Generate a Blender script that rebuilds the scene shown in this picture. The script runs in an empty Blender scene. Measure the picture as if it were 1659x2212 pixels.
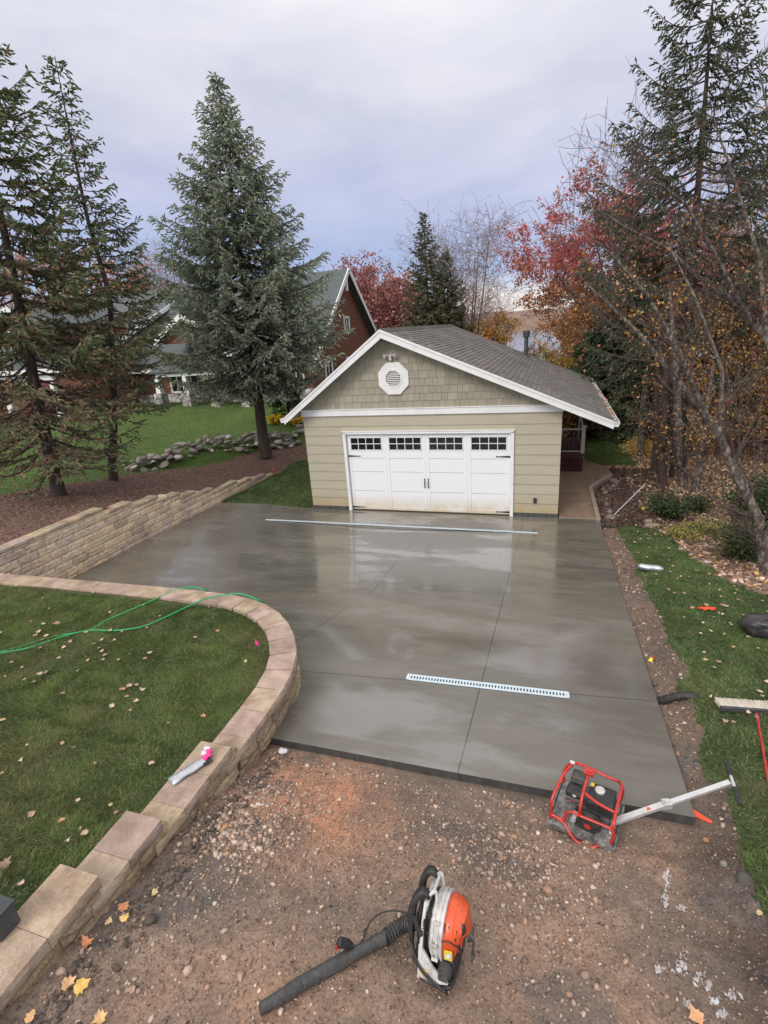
import bpy, math, random, os
import numpy as np
from mathutils import Vector, Matrix, Quaternion, noise as mnoise
R = math.radians
random.seed(7); rng = np.random.default_rng(11)
scene = bpy.context.scene
COL = scene.collection

# ------------------------------------------------------------------ camera
CP = np.array([6.01412249, -14.47897864, 5.33029963])
CM = np.array([[0.95272464, 0.29610164, -0.06811442],
               [0.03727997, -0.33641039, -0.94097729],
               [-0.30153931, 0.89395295, -0.33154513]])
FPX = 1111.7
cam = bpy.data.cameras.new('camera'); camo = bpy.data.objects.new('camera', cam); COL.objects.link(camo)
cam.sensor_fit = 'HORIZONTAL'; cam.sensor_width = 36; cam.lens = FPX/1659*36
cam.clip_start = 0.05; cam.clip_end = 6000
mw = Matrix.Identity(4)
for i in range(3):
    mw[i][0] = CM[0][i]; mw[i][1] = -CM[1][i]; mw[i][2] = -CM[2][i]; mw[i][3] = CP[i]
camo.matrix_world = mw
scene.camera = camo

def ray(u, v):
    d = CM.T @ np.array([(u-829.5)/FPX, (v-1106)/FPX, 1.0]); return d
def hz(u, v, z):
    d = ray(u, v); return CP + d*((z-CP[2])/d[2])
def vy(u, v, y):
    d = ray(u, v); return CP + d*((y-CP[1])/d[1])
def px(P):
    q = CM @ (np.array(P)-CP); return (829.5+FPX*q[0]/q[2], 1106+FPX*q[1]/q[2])

# ------------------------------------------------------------------ numpy noise
_perm = rng.permutation(512)
_perm = np.concatenate([_perm, _perm])
def vnoise(x, y):
    x = np.asarray(x, float); y = np.asarray(y, float)
    xi = np.floor(x).astype(int); yi = np.floor(y).astype(int); xf = x-xi; yf = y-yi
    def h(a, b): return _perm[(_perm[a & 511] + b) & 511]/511.0
    u = xf*xf*(3-2*xf); v = yf*yf*(3-2*yf)
    a = h(xi, yi); b = h(xi+1, yi); c = h(xi, yi+1); d = h(xi+1, yi+1)
    return (a*(1-u)+b*u)*(1-v)+(c*(1-u)+d*u)*v - 0.5
def fbm(x, y, o=4):
    s = 0; a = 1.0; f = 1.0
    for i in range(o):
        s = s + a*vnoise(x*f+i*17.3, y*f+i*9.1); a *= .5; f *= 2.03
    return s
def sst(a, b, x):
    t = np.clip((x-a)/(b-a), 0, 1); return t*t*(3-2*t)

# ------------------------------------------------------------------ terrain heights
def slabz(x, y):
    zl = np.interp(y, [-8, -6.1, -4.1, -2.1, -.1, 3], [.32, .26, .22, .155, .10, .02])
    zr = np.interp(y, [-10.6, -1.5, -1.2, 5], [1.012, .012, 0, 0])
    w = sst(-4.8, 2.0, x)
    near = sst(-.9, .0, y)*sst(-3.2, -1.3, x)
    return (zl*(1-w)+zr*w)*(1-near)
def lawnz(y):
    return np.interp(y, [-20, -14, -12.9, -12.72, -12.3, -12.12, -11.35, -11.15, -10.5, -8], [2.1, 1.83, 1.78, 1.64, 1.62, 1.475, 1.455, 1.325, 1.31, 1.27])
def dirtz(y):
    return np.interp(y, [-30, -20, -13.5, -12.85, -12.3, -11.87, -11.27, -10.75, -10.45, -9.5], [4.5, 2.9, 1.69, 1.55, 1.43, 1.32, 1.14, .95, .885, .80])
def leftz(x, y):
    b = np.interp(y, [-12, -4.8, -3.8, -2.8, -1.9, -1, 0.3, 1.8, 3, 4, 8, 12, 30], [1.5, 1.47, 1.3, 1.12, .95, .82, .62, .46, .28, .2, .35, 1.0, 1.2])
    s = np.interp(y, [-6, -3, 0, 6, 12], [.03, .05, .09, .08, .03])
    z = b + np.clip(-5-x, 0, 12)*s
    # neighbour's lawn is held up by the boulder wall
    dline = (x-(-9.3))*(0.905)*-1 + (y-0.2)*0.425
    z = z + 0.35*sst(0, .8, dline)*sst(-1.5, 1.5, y)
    return z
def H(x, y):
    x = np.asarray(x, float); y = np.asarray(y, float)
    # right hand side and yard
    zr = np.where(y < -10.45, dirtz(y), slabz(np.full_like(x, 3.0), y)-0.10)
    zfar = np.where(y > 0, -0.02*y-0.0006*np.clip(y-6, 0, None)**2, 0)
    z = zr + zfar - .045*np.clip(x-9.2, 0, 60)*sst(-12, -2, y)
    # front dirt under/over
    w = sst(7.3, 8.3, x)*sst(-14, -10.5, y); z = z + .07*w
    z = np.where((x > 3.0) & (y < -10.45) & (x < 30), z + 0, z)
    # slab footprint
    ins = (x > -5.0) & (x < 7.42) & (y < 0.02) & (y > -10.42)
    z = np.where(ins, slabz(x, y)-0.11, z)
    # grass wedge next to garage
    lw = (x > -5.0) & (x < 0) & (y >= 0.02)
    zw = slabz(x, np.full_like(x, 0.0))*np.interp(y, [0, 3], [1, .3]) + .01
    t = sst(3.6, 5.5, y)*sst(-1.6, -5.0, x)
    zw = zw*(1-t)+leftz(np.full_like(x, -5.0), y)*t
    z = np.where(lw & (y < 11), zw, z)
    z = np.where(lw & (y >= 11), leftz(np.full_like(x, -5.0), y)*(1-sst(-5, 0, x)) + z*sst(-5, 0, x), z)
    # beyond house towards the lake
    lf = x <= -5.0
    z = np.where(lf, leftz(x, y), z)
    # near lawn
    c = ((x < 2.78) & (y < -8.2)) & ~((x > .9) & ((x-.9)**2 + (y+10.15)**2 > 1.88**2) & (y > -10.15))
    z = np.where(c, lawnz(y), z)
    # far fall to the lake
    far = sst(34, 80, y)
    z = z*(1-far) + (-9.2)*far
    side = sst(16, 60, x)*sst(-10, 30, y); z = z*(1-side)+(-9.2)*side
    return z
def hit(u, v):
    d = ray(u, v); t = 2.0; p0 = t
    while t < 400:
        p = CP+d*t
        if p[2] < float(H(p[0], p[1])):
            a, b = p0, t
            for _ in range(20):
                m = (a+b)/2; q = CP+d*m
                if q[2] < float(H(q[0], q[1])): b = m
                else: a = m
            return CP+d*b
        p0 = t; t += max(.05, t*.004)
    return CP+d*t
def inpoly(x, y, poly):
    c = np.zeros(x.shape, bool); n = len(poly); j = n-1
    for i in range(n):
        xi, yi = poly[i][0], poly[i][1]; xj, yj = poly[j][0], poly[j][1]
        k = ((yi > y) != (yj > y)) & (x < (xj-xi)*(y-yi)/((yj-yi) if yj != yi else 1e-9)+xi)
        c ^= k; j = i
    return c

# ------------------------------------------------------------------ materials
MATS = {}
def new_mat(name):
    m = bpy.data.materials.new(name); m.use_nodes = True; nt = m.node_tree; nt.nodes.clear()
    o = nt.nodes.new('ShaderNodeOutputMaterial'); b = nt.nodes.new('ShaderNodeBsdfPrincipled')
    nt.links.new(b.outputs[0], o.inputs[0]); MATS[name] = m
    return m, nt, b
def N(nt, t, **kw):
    n = nt.nodes.new(t)
    for k, v in kw.items():
        if k in n.inputs.keys(): n.inputs[k].default_value = v
        else: setattr(n, k, v)
    return n
def ramp(nt, fac, stops):
    r = nt.nodes.new('ShaderNodeValToRGB'); e = r.color_ramp.elements
    while len(e) < len(stops): e.new(.5)
    for i, (p, c) in enumerate(stops):
        e[i].position = p; e[i].color = (*c, 1) if len(c) == 3 else c
    nt.links.new(fac, r.inputs[0]); return r
def g(v): return (v, v, v)
def mixc(nt, fac, a, b, mode='MIX'):
    m = nt.nodes.new('ShaderNodeMix'); m.data_type = 'RGBA'; m.blend_type = mode
    for s, val in ((m.inputs[0], fac), (m.inputs[6], a), (m.inputs[7], b)):
        if hasattr(val, 'is_linked') or hasattr(val, 'links'): nt.links.new(val, s)
        elif isinstance(val, (int, float)): s.default_value = val if s.type == 'VALUE' else (val, val, val, 1)
        else: s.default_value = (*val, 1)
    return m.outputs[2]
def coords(nt, scale=(1, 1, 1), kind='Object'):
    tc = nt.nodes.new('ShaderNodeTexCoord'); mp = nt.nodes.new('ShaderNodeMapping')
    mp.inputs['Scale'].default_value = scale; nt.links.new(tc.outputs[kind], mp.inputs[0]); return mp.outputs[0]
def noise(nt, vec, scale, detail=4, rough=.55, dist=0):
    n = N(nt, 'ShaderNodeTexNoise', Scale=scale, Detail=detail, Roughness=rough, Distortion=dist)
    nt.links.new(vec, n.inputs['Vector']); return n.outputs['Fac']
def bump(nt, b, h, strength=.5, dist=.01):
    bp = N(nt, 'ShaderNodeBump', Strength=strength, Distance=dist); nt.links.new(h, bp.inputs['Height'])
    nt.links.new(bp.outputs[0], b.inputs['Normal']); return bp
def simple(name, c1, c2=None, scale=8, rough=.6, rough2=None, bmp=.3, bdist=.005, metal=0, attr=False, detail=5, coat=0, stretch=(1, 1, 1), spec=None, c3=None):
    m, nt, b = new_mat(name); v = coords(nt, stretch); n = noise(nt, v, scale, detail)
    c2 = c2 or tuple(x*.75 for x in c1)
    st = [(.3, c2), (.7, c1)] if c3 is None else [(.28, c2), (.5, c1), (.72, c3)]
    col = ramp(nt, n, st).outputs[0]
    if attr:
        a = N(nt, 'ShaderNodeAttribute', attribute_name='Col')
        col = mixc(nt, 1.0, a.outputs['Color'], col, 'MULTIPLY')
    nt.links.new(col, b.inputs['Base Color'])
    rr = ramp(nt, noise(nt, v, scale*1.7, 3), [(.3, g(rough)), (.7, g(rough2 if rough2 is not None else min(1, rough+.15)))])
    nt.links.new(rr.outputs[0], b.inputs['Roughness'])
    b.inputs['Metallic'].default_value = metal
    if coat: b.inputs['Coat Weight'].default_value = coat; b.inputs['Coat Roughness'].default_value = .12
    if spec is not None: b.inputs['Specular IOR Level'].default_value = spec
    if bmp: bump(nt, b, noise(nt, v, scale*3, 6), bmp, bdist)
    return m
W = (1, 1, 1)
def build_mats():
    simple('white_paint', (.78, .78, .77), (.68, .68, .66), 2.2, .45, bmp=.15, bdist=.002)
    # garage door: mud splashed at its foot
    m, nt, b = new_mat('door_paint'); v = coords(nt); sx = N(nt, 'ShaderNodeSeparateXYZ'); nt.links.new(v, sx.inputs[0])
    mr = N(nt, 'ShaderNodeMapRange'); mr.inputs[1].default_value = .0; mr.inputs[2].default_value = .55; mr.inputs[3].default_value = 1.6; mr.inputs[4].default_value = 0
    nt.links.new(sx.outputs[2], mr.inputs[0]); n = noise(nt, v, 3, 6, .65)
    mu = N(nt, 'ShaderNodeMath', operation='MULTIPLY'); nt.links.new(mr.outputs[0], mu.inputs[0]); nt.links.new(n, mu.inputs[1])
    col = mixc(nt, mu.outputs[0], (.77, .78, .79), (.55, .46, .30)); nt.links.new(col, b.inputs['Base Color']); b.inputs['Roughness'].default_value = .42
    bump(nt, b, noise(nt, coords(nt, (6, 6, 60)), 3, 4), .12, .002)
    m, nt, b = new_mat('siding_paint'); v = coords(nt); sx = N(nt, 'ShaderNodeSeparateXYZ'); nt.links.new(v, sx.inputs[0])
    mr = N(nt, 'ShaderNodeMapRange'); mr.inputs[1].default_value = .0; mr.inputs[2].default_value = .62; mr.inputs[3].default_value = 1.6; mr.inputs[4].default_value = 0
    nt.links.new(sx.outputs[2], mr.inputs[0]); n = noise(nt, v, 2.5, 6, .65)
    mu = N(nt, 'ShaderNodeMath', operation='MULTIPLY'); nt.links.new(mr.outputs[0], mu.inputs[0]); nt.links.new(n, mu.inputs[1])
    base = ramp(nt, noise(nt, coords(nt, (1, 1, 4)), 1.6, 6), [(.3, (.37, .34, .25)), (.7, (.42, .385, .285))]).outputs[0]
    col = mixc(nt, mu.outputs[0], base, (.36, .25, .11)); nt.links.new(col, b.inputs['Base Color']); b.inputs['Roughness'].default_value = .6
    bump(nt, b, noise(nt, coords(nt, (3, 3, 40)), 5, 5), .25, .003)
    simple('gable_paint', (.34, .315, .24), (.29, .265, .20), 5, .65, attr=True, bmp=.3, bdist=.003, stretch=(8, 1, 1))
    # roof shingles
    m, nt, b = new_mat('roof_shingle'); a = N(nt, 'ShaderNodeAttribute', attribute_name='Col'); v = coords(nt)
    n = ramp(nt, noise(nt, v, 90, 4, .7), [(.3, g(.75)), (.7, g(1.2))]).outputs[0]
    st = ramp(nt, noise(nt, coords(nt, (.6, .6, .6)), .9, 5, .6), [(.35, (.80, .80, .80)), (.65, (1.12, 1.1, 1.08))]).outputs[0]
    col = mixc(nt, 1.0, a.outputs['Color'], n, 'MULTIPLY'); col = mixc(nt, 1.0, col, st, 'MULTIPLY')
    nt.links.new(col, b.inputs['Base Color']); b.inputs['Roughness'].default_value = .8; bump(nt, b, noise(nt, v, 160, 3), .4, .003)
    simple('far_roof', (.115, .13, .13), (.07, .08, .082), 6, .85, bmp=.5, bdist=.01, detail=8)
    # brown cedar shingles of the neighbour's house
    m, nt, b = new_mat('cedar_shingle'); v = coords(nt)
    br = N(nt, 'ShaderNodeTexBrick', Scale=1.0); br.inputs['Color1'].default_value = (.20, .075, .04, 1); br.inputs['Color2'].default_value = (.125, .045, .025, 1)
    br.inputs['Mortar'].default_value = (.05, .02, .012, 1); br.inputs['Mortar Size'].default_value = .012; br.inputs['Brick Width'].default_value = .22; br.inputs['Row Height'].default_value = .19
    sx = N(nt, 'ShaderNodeSeparateXYZ'); nt.links.new(v, sx.inputs[0]); ad = N(nt, 'ShaderNodeMath', operation='ADD'); nt.links.new(sx.outputs[0], ad.inputs[0]); nt.links.new(sx.outputs[1], ad.inputs[1])
    cx = N(nt, 'ShaderNodeCombineXYZ'); nt.links.new(ad.outputs[0], cx.inputs[0]); nt.links.new(sx.outputs[2], cx.inputs[1]); nt.links.new(cx.outputs[0], br.inputs['Vector'])
    nt.links.new(br.outputs[0], b.inputs['Base Color']); b.inputs['Roughness'].default_value = .8; bump(nt, b, br.outputs['Fac'], -.6, .01)
    m, nt, b = new_mat('field_stone'); v = coords(nt)
    vo = N(nt, 'ShaderNodeTexVoronoi', Scale=3.0, feature='F1'); nt.links.new(v, vo.inputs['Vector'])
    ve = N(nt, 'ShaderNodeTexVoronoi', Scale=3.0, feature='DISTANCE_TO_EDGE'); nt.links.new(v, ve.inputs['Vector'])
    sx = N(nt, 'ShaderNodeSeparateColor'); nt.links.new(vo.outputs['Color'], sx.inputs[0])
    c = ramp(nt, sx.outputs[0], [(.0, (.12, .11, .10)), (.5, (.40, .37, .33)), (1, (.60, .57, .53))]).outputs[0]
    e = ramp(nt, ve.outputs[0], [(.02, g(.15)), (.07, g(1))]).outputs[0]
    nt.links.new(mixc(nt, 1.0, c, e, 'MULTIPLY'), b.inputs['Base Color']); b.inputs['Roughness'].default_value = .8; bump(nt, b, ve.outputs[0], 1, .04)
    # wet broom-finished concrete
    m, nt, b = new_mat('wet_concrete'); v = coords(nt); vs = coords(nt, (.35, 1.0, 1))
    n1 = noise(nt, vs, .8, 6, .6, .6); n2 = noise(nt, coords(nt, (.5, 1.6, 1)), 2.2, 6, .65, .4); n3 = noise(nt, v, 35, 5, .7)
    base = ramp(nt, n1, [(.34, (.118, .107, .089)), (.52, (.155, .142, .118)), (.68, (.195, .18, .155))]).outputs[0]
    base = mixc(nt, .22, base, ramp(nt, n2, [(.35, (.09, .08, .064)), (.65, (.20, .184, .155))]).outputs[0])
    base = mixc(nt, .22, base, ramp(nt, n3, [(.3, g(.5)), (.7, g(1.3))]).outputs[0], 'MULTIPLY')
    # control joints: saw-cut lines holding dirt
    tc = coords(nt); sx = N(nt, 'ShaderNodeSeparateXYZ'); nt.links.new(tc, sx.inputs[0])
    def lin(ax, bx, cx_, wid, lo=None, hi=None, lax=0):
        # |a x + b y + c| < wid
        m1 = N(nt, 'ShaderNodeMath', operation='MULTIPLY'); m1.inputs[1].default_value = ax; nt.links.new(sx.outputs[0], m1.inputs[0])
        m2 = N(nt, 'ShaderNodeMath', operation='MULTIPLY_ADD'); m2.inputs[1].default_value = bx; nt.links.new(sx.outputs[1], m2.inputs[0]); nt.links.new(m1.outputs[0], m2.inputs[2])
        m3 = N(nt, 'ShaderNodeMath', operation='ADD'); m3.inputs[1].default_value = cx_; nt.links.new(m2.outputs[0], m3.inputs[0])
        m4 = N(nt, 'ShaderNodeMath', operation='ABSOLUTE'); nt.links.new(m3.outputs[0], m4.inputs[0])
        m5 = N(nt, 'ShaderNodeMath', operation='LESS_THAN'); m5.inputs[1].default_value = wid; nt.links.new(m4.outputs[0], m5.inputs[0])
        out = m5.outputs[0]
        for op, val in (('GREATER_THAN', lo), ('LESS_THAN', hi)):
            if val is None: continue
            q = N(nt, 'ShaderNodeMath', operation=op); q.inputs[1].default_value = val; nt.links.new(sx.outputs[lax], q.inputs[0])
            r = N(nt, 'ShaderNodeMath', operation='MULTIPLY'); nt.links.new(out, r.inputs[0]); nt.links.new(q.outputs[0], r.inputs[1]); out = r.outputs[0]
        return out
    def pline(P, Q, wid, lax, lo=None, hi=None):
        dx, dy = Q[0]-P[0], Q[1]-P[1]; L = math.hypot(dx, dy); a, bb = dy/L, -dx/L
        return lin(a, bb, -(a*P[0]+bb*P[1]), wid, lo, hi, lax)
    J = []
    J.append(pline((5.36, -.75), (5.24, -10.45), .006, 1))
    A, B_, C_ = on_slab(933, 1107), on_slab(810, 1272), on_slab(643, 1385)
    J.append(pline(A, B_, .005, 1, B_[1], 0)); J.append(pline(B_, C_, .005, 1, C_[1]-1, B_[1]))
    a1, a2 = on_slab(873, 1197), on_slab(1108, 1202); J.append(pline(a1, a2, .004, 0, a1[0]-4, a2[0]+.02))
    a1, a2 = on_slab(810, 1272), on_slab(1088, 1280); J.append(pline(a1, a2, .005, 0))
    a1, a2 = on_slab(663, 1451), on_slab(1367, 1511); J.append(pline(a1, a2, .006, 0))
    tot = J[0]
    for j in J[1:]:
        q = N(nt, 'ShaderNodeMath', operation='MAXIMUM'); nt.links.new(tot, q.inputs[0]); nt.links.new(j, q.inputs[1]); tot = q.outputs[0]
    base = mixc(nt, tot, base, (.035, .03, .025))
    nt.links.new(base, b.inputs['Base Color'])
    rg = ramp(nt, n2, [(.40, g(.10)), (.5, g(.18)), (.62, g(.40))]).outputs[0]
    rg2 = ramp(nt, n1, [(.42, g(.10)), (.6, g(.30))]).outputs[0]
    rgh = mixc(nt, .5, rg, rg2)
    sepz = N(nt, 'ShaderNodeMapRange'); sepz.inputs[1].default_value = -7.5; sepz.inputs[2].default_value = -10; sepz.inputs[3].default_value = 0; sepz.inputs[4].default_value = .14
    nt.links.new(sx.outputs[1], sepz.inputs[0])
    ad = N(nt, 'ShaderNodeMath', operation='ADD'); nt.links.new(rgh, ad.inputs[0]); nt.links.new(sepz.outputs[0], ad.inputs[1])
    nt.links.new(ad.outputs[0], b.inputs['Roughness'])
    b.inputs['IOR'].default_value = 1.55
    wm = noise(nt, coords(nt, (.42, 1.15, 1)), .62, 5, .62, .25); wr = ramp(nt, wm, [(.50, g(0)), (.57, g(1))]).outputs[0]; nt.links.new(wr, b.inputs['Coat Weight']); b.inputs['Coat Roughness'].default_value = .10; b.inputs['Coat IOR'].default_value = 1.85
    hh = N(nt, 'ShaderNodeMath', operation='MULTIPLY_ADD'); hh.inputs[1].default_value = -3.0; nt.links.new(tot, hh.inputs[0]); nt.links.new(n3, hh.inputs[2])
    bump(nt, b, hh.outputs[0], .10, .004)
    m, nt, b = new_mat('slab_edge'); v = coords(nt, (3, 3, 1)); nt.links.new(ramp(nt, noise(nt, v, 4, 6), [(.3, (.035, .035, .033)), (.7, (.085, .085, .08))]).outputs[0], b.inputs['Base Color']); b.inputs['Roughness'].default_value = .55
    simple('path_concrete', (.30, .215, .16), (.20, .135, .10), 2.5, .25, .5, bmp=.15)
    # dirt
    m, nt, b = new_mat('dirt'); v = coords(nt); n1 = noise(nt, v, .75, 7, .62, .3); n2 = noise(nt, v, 7, 6, .7); n3 = noise(nt, v, 45, 5, .75)
    c = ramp(nt, n1, [(.28, (.125, .105, .09)), (.42, (.20, .145, .112)), (.56, (.27, .18, .13)), (.70, (.36, .22, .145))]).outputs[0]
    c = mixc(nt, .55, c, ramp(nt, n2, [(.28, g(.5)), (.7, g(1.35))]).outputs[0], 'MULTIPLY')
    c = mixc(nt, .6, c, ramp(nt, n3, [(.3, g(.35)), (.72, g(1.75))]).outputs[0], 'MULTIPLY')
    a = N(nt, 'ShaderNodeAttribute', attribute_name='Col'); c = mixc(nt, 1.0, c, a.outputs['Color'], 'MULTIPLY')
    nt.links.new(c, b.inputs['Base Color'])
    nt.links.new(ramp(nt, n2, [(.35, g(.5)), (.65, g(.85))]).outputs[0], b.inputs['Roughness']); bump(nt, b, mixc(nt, .5, n2, n3), .9, .02)
    # grass soil below the blades
    m, nt, b = new_mat('lawn_soil'); v = coords(nt); n1 = noise(nt, v, 1.2, 6, .6); n2 = noise(nt, coords(nt, (1, 1, 1)), 30, 5, .8)
    c = ramp(nt, n1, [(.3, (.045, .070, .02)), (.55, (.075, .10, .03)), (.75, (.14, .13, .06))]).outputs[0]
    c = mixc(nt, .7, c, ramp(nt, n2, [(.3, g(.35)), (.7, g(1.6))]).outputs[0], 'MULTIPLY'); nt.links.new(c, b.inputs['Base Color'])
    b.inputs['Roughness'].default_value = .9; bump(nt, b, n2, 1, .03)
    m, nt, b = new_mat('back_lawn'); v = coords(nt, (1, 2, 1)); n1 = noise(nt, v, .5, 6, .6); n2 = noise(nt, v, 18, 5, .8)
    c = ramp(nt, n1, [(.3, (.05, .095, .014)), (.7, (.085, .135, .022))]).outputs[0]
    c = mixc(nt, .6, c, ramp(nt, n2, [(.3, g(.55)), (.7, g(1.4))]).outputs[0], 'MULTIPLY'); nt.links.new(c, b.inputs['Base Color'])
    b.inputs['Roughness'].default_value = .9; bump(nt, b, n2, 1, .03)
    simple('mulch', (.30, .175, .13), (.10, .06, .046), 22, .85, bmp=1, bdist=.04, detail=8)
    simple('litter_floor', (.22, .14, .10), (.08, .05, .036), 9, .9, bmp=1, bdist=.04, detail=8, c3=(.34, .23, .17))
    simple('leaf', W, (.8, .8, .8), 30, .6, attr=True, bmp=.2)
    for nm in ('leaf', ):
        MATS[nm].node_tree.nodes['Principled BSDF'].inputs['Subsurface Weight'].default_value = 0
    # foliage with some transmitted light
    m, nt, b = new_mat('foliage'); a = N(nt, 'ShaderNodeAttribute', attribute_name='Col'); nt.links.new(a.outputs['Color'], b.inputs['Base Color']); b.inputs['Roughness'].default_value = .65
    tr = N(nt, 'ShaderNodeBsdfTranslucent'); nt.links.new(a.outputs['Color'], tr.inputs[0]); mx = N(nt, 'ShaderNodeMixShader'); mx.inputs[0].default_value = .38
    out = [x for x in nt.nodes if x.type == 'OUTPUT_MATERIAL'][0]
    nt.links.new(b.outputs[0], mx.inputs[1]); nt.links.new(tr.outputs[0], mx.inputs[2]); nt.links.new(mx.outputs[0], out.inputs[0])
    m, nt, b = new_mat('needles'); a = N(nt, 'ShaderNodeAttribute', attribute_name='Col'); nt.links.new(a.outputs['Color'], b.inputs['Base Color']); b.inputs['Roughness'].default_value = .6
    tr = N(nt, 'ShaderNodeBsdfTranslucent'); nt.links.new(a.outputs['Color'], tr.inputs[0]); mx = N(nt, 'ShaderNodeMixShader'); mx.inputs[0].default_value = .22
    out = [x for x in nt.nodes if x.type == 'OUTPUT_MATERIAL'][0]; nt.links.new(b.outputs[0], mx.inputs[1]); nt.links.new(tr.outputs[0], mx.inputs[2]); nt.links.new(mx.outputs[0], out.inputs[0])
    simple('spruce_bark', (.095, .068, .052), (.035, .026, .021), 9, .9, bmp=1, bdist=.03, stretch=(1, 1, .35))
    simple('grey_bark', (.11, .085, .07), (.03, .023, .02), 13, .85, bmp=1, bdist=.04, stretch=(1, 1, .6), c3=(.34, .31, .27))
    simple('twig_bark', (.10, .072, .064), (.055, .038, .034), 7, .85, bmp=0)
    simple('pale_twig', (.26, .20, .18), (.18, .13, .12), 7, .85, bmp=0)
    simple('block', (1, 1, .98), (.78, .74, .68), 13, .85, attr=True, bmp=1, bdist=.02, detail=10)
    simple('cap', (.98, .96, .9), (.60, .55, .49), 4.5, .75, attr=True, bmp=.8, bdist=.004, detail=12)
    simple('stone', W, (.72, .72, .72), 12, .7, attr=True, bmp=.6, bdist=.01)
    simple('black_iron', (.012, .012, .013), None, 9, .4)
    simple('dark_glass', (.008, .009, .010), (.006, .007, .008), 2, .12, bmp=0)
    simple('galvanised', (.62, .72, .76), (.52, .62, .68), 9, .35, bmp=.1, metal=.0, spec=.8)
    simple('slot_dark', (.03, .03, .035), None, 9, .6)
    simple('red_enamel', (.62, .035, .025), (.48, .022, .018), 14, .35, coat=.4, bmp=.1)
    simple('plastic_black', (.014, .014, .015), (.022, .021, .02), 14, .45, bmp=.2)
    simple('plastic_grey', (.040, .041, .042), (.065, .063, .06), 16, .5, bmp=.25)
    simple('plastic_white', (.58, .57, .55), (.42, .40, .37), 9, .45, bmp=.15, c3=(.66, .65, .63))
    simple('plastic_orange', (.72, .10, .022), (.55, .07, .018), 6, .35, coat=.3, bmp=.1)
    simple('yellow_label', (.75, .62, .05), (.68, .5, .06), 60, .5, bmp=0)
    simple('steel_dirty', (.34, .34, .33), (.07, .07, .07), 16, .5, bmp=.3, metal=.35)
    simple('steel_dark', (.085, .09, .093), (.045, .045, .045), 14, .55, bmp=.3, metal=.2)
    simple('aluminium', (.66, .66, .65), (.5, .5, .49), 12, .35, bmp=.1, metal=.45)
    simple('rubber', (.02, .02, .02), (.045, .042, .04), 20, .7)
    simple('hose_green', (.03, .36, .13), (.02, .27, .09), 20, .4, bmp=.1)
    simple('pink_plastic', (.9, .06, .28), (.8, .05, .25), 9, .5, bmp=0)
    simple('orange_plastic', (.95, .09, .03), (.8, .07, .03), 20, .5, bmp=0)
    simple('yellow_plastic', (.85, .72, .03), None, 9, .5, bmp=0)
    simple('foil', (.62, .63, .66), (.42, .43, .47), 25, .22, .4, bmp=.8, bdist=.008, metal=.6)
    simple('paper', (.75, .74, .76), (.6, .6, .64), 20, .7, bmp=.4)
    simple('bristle', (.62, .56, .47), (.5, .44, .36), 60, .8, bmp=.3, stretch=(1, 1, .2))
    simple('bag_plastic', (.06, .055, .052), (.014, .014, .014), 5, .16, .35, bmp=.8, bdist=.02, detail=6)
    simple('weathered_wood', (.20, .15, .11), (.12, .085, .065), 8, .75, stretch=(1, 5, 1))
    simple('red_deck', (.10, .022, .018), (.06, .014, .012), 8, .45)
    simple('rail_taupe', (.55, .50, .43), (.48, .43, .36), 8, .5)
    simple('yellow_leafage', (.7, .5, .04), None, 8, .7)
    simple('dark_box', (.07, .075, .078), (.045, .048, .05), 9, .55, bmp=.3)
    simple('paint_mark', (.60, .59, .60), (.34, .29, .27), 30, .7, bmp=.5)
    simple('paver', (.35, .27, .22), (.24, .18, .15), 12, .8, bmp=.6)
    simple('garage_red', (.16, .035, .022), (.11, .025, .017), 8, .6)
    simple('window_white', (.75, .77, .8), (.6, .62, .66), 2, .3)
    # lake
    m, nt, b = new_mat('lake_water'); b.inputs['Base Color'].default_value = (.10, .13, .17, 1); b.inputs['Roughness'].default_value = .12
    bump(nt, b, noise(nt, coords(nt, (.25, 1, 1)), .8, 4), .25, .3)
    m, nt, b = new_mat('far_wood'); v = coords(nt); n1 = noise(nt, v, .06, 6, .7); 
    nt.links.new(ramp(nt, n1, [(.3, (.13, .115, .11)), (.5, (.20, .14, .105)), (.7, (.30, .165, .09))]).outputs[0], b.inputs['Base Color']); b.inputs['Roughness'].default_value = 1
def speckle(name, s1, s2, lo, hi):
    nt = MATS[name].node_tree; b = nt.nodes['Principled BSDF']; src = b.inputs['Base Color'].links[0].from_socket; v = coords(nt)
    c = mixc(nt, 1.0, src, ramp(nt, noise(nt, v, s1, 4, .8), [(.32, g(lo)), (.66, g(hi))]).outputs[0], 'MULTIPLY')
    c = mixc(nt, 1.0, c, ramp(nt, noise(nt, v, s2, 6, .7, .5), [(.34, (.74, .68, .66)), (.5, (1, 1, 1)), (.68, (1.12, 1.08, 1.0))]).outputs[0], 'MULTIPLY')
    nt.links.new(c, b.inputs['Base Color'])
def on_slab(u, v):
    d = ray(u, v); t = 1.0
    while t < 60:
        p = CP+d*t
        if p[2] < float(slabz(np.array(p[0]), np.array(p[1]))): return p
        t += .01
    return p
build_mats()
speckle('cap', 75, 2.4, .70, 1.22); speckle('block', 60, 5, .55, 1.3); speckle('plastic_orange', 40, 6, .82, 1.1); speckle('red_enamel', 60, 9, .6, 1.15); speckle('steel_dirty', 70, 12, .5, 1.4); speckle('plastic_white', 45, 8, .75, 1.1); speckle('plastic_black', 50, 9, .6, 2.6); speckle('plastic_grey', 50, 7, .7, 1.7)

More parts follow.
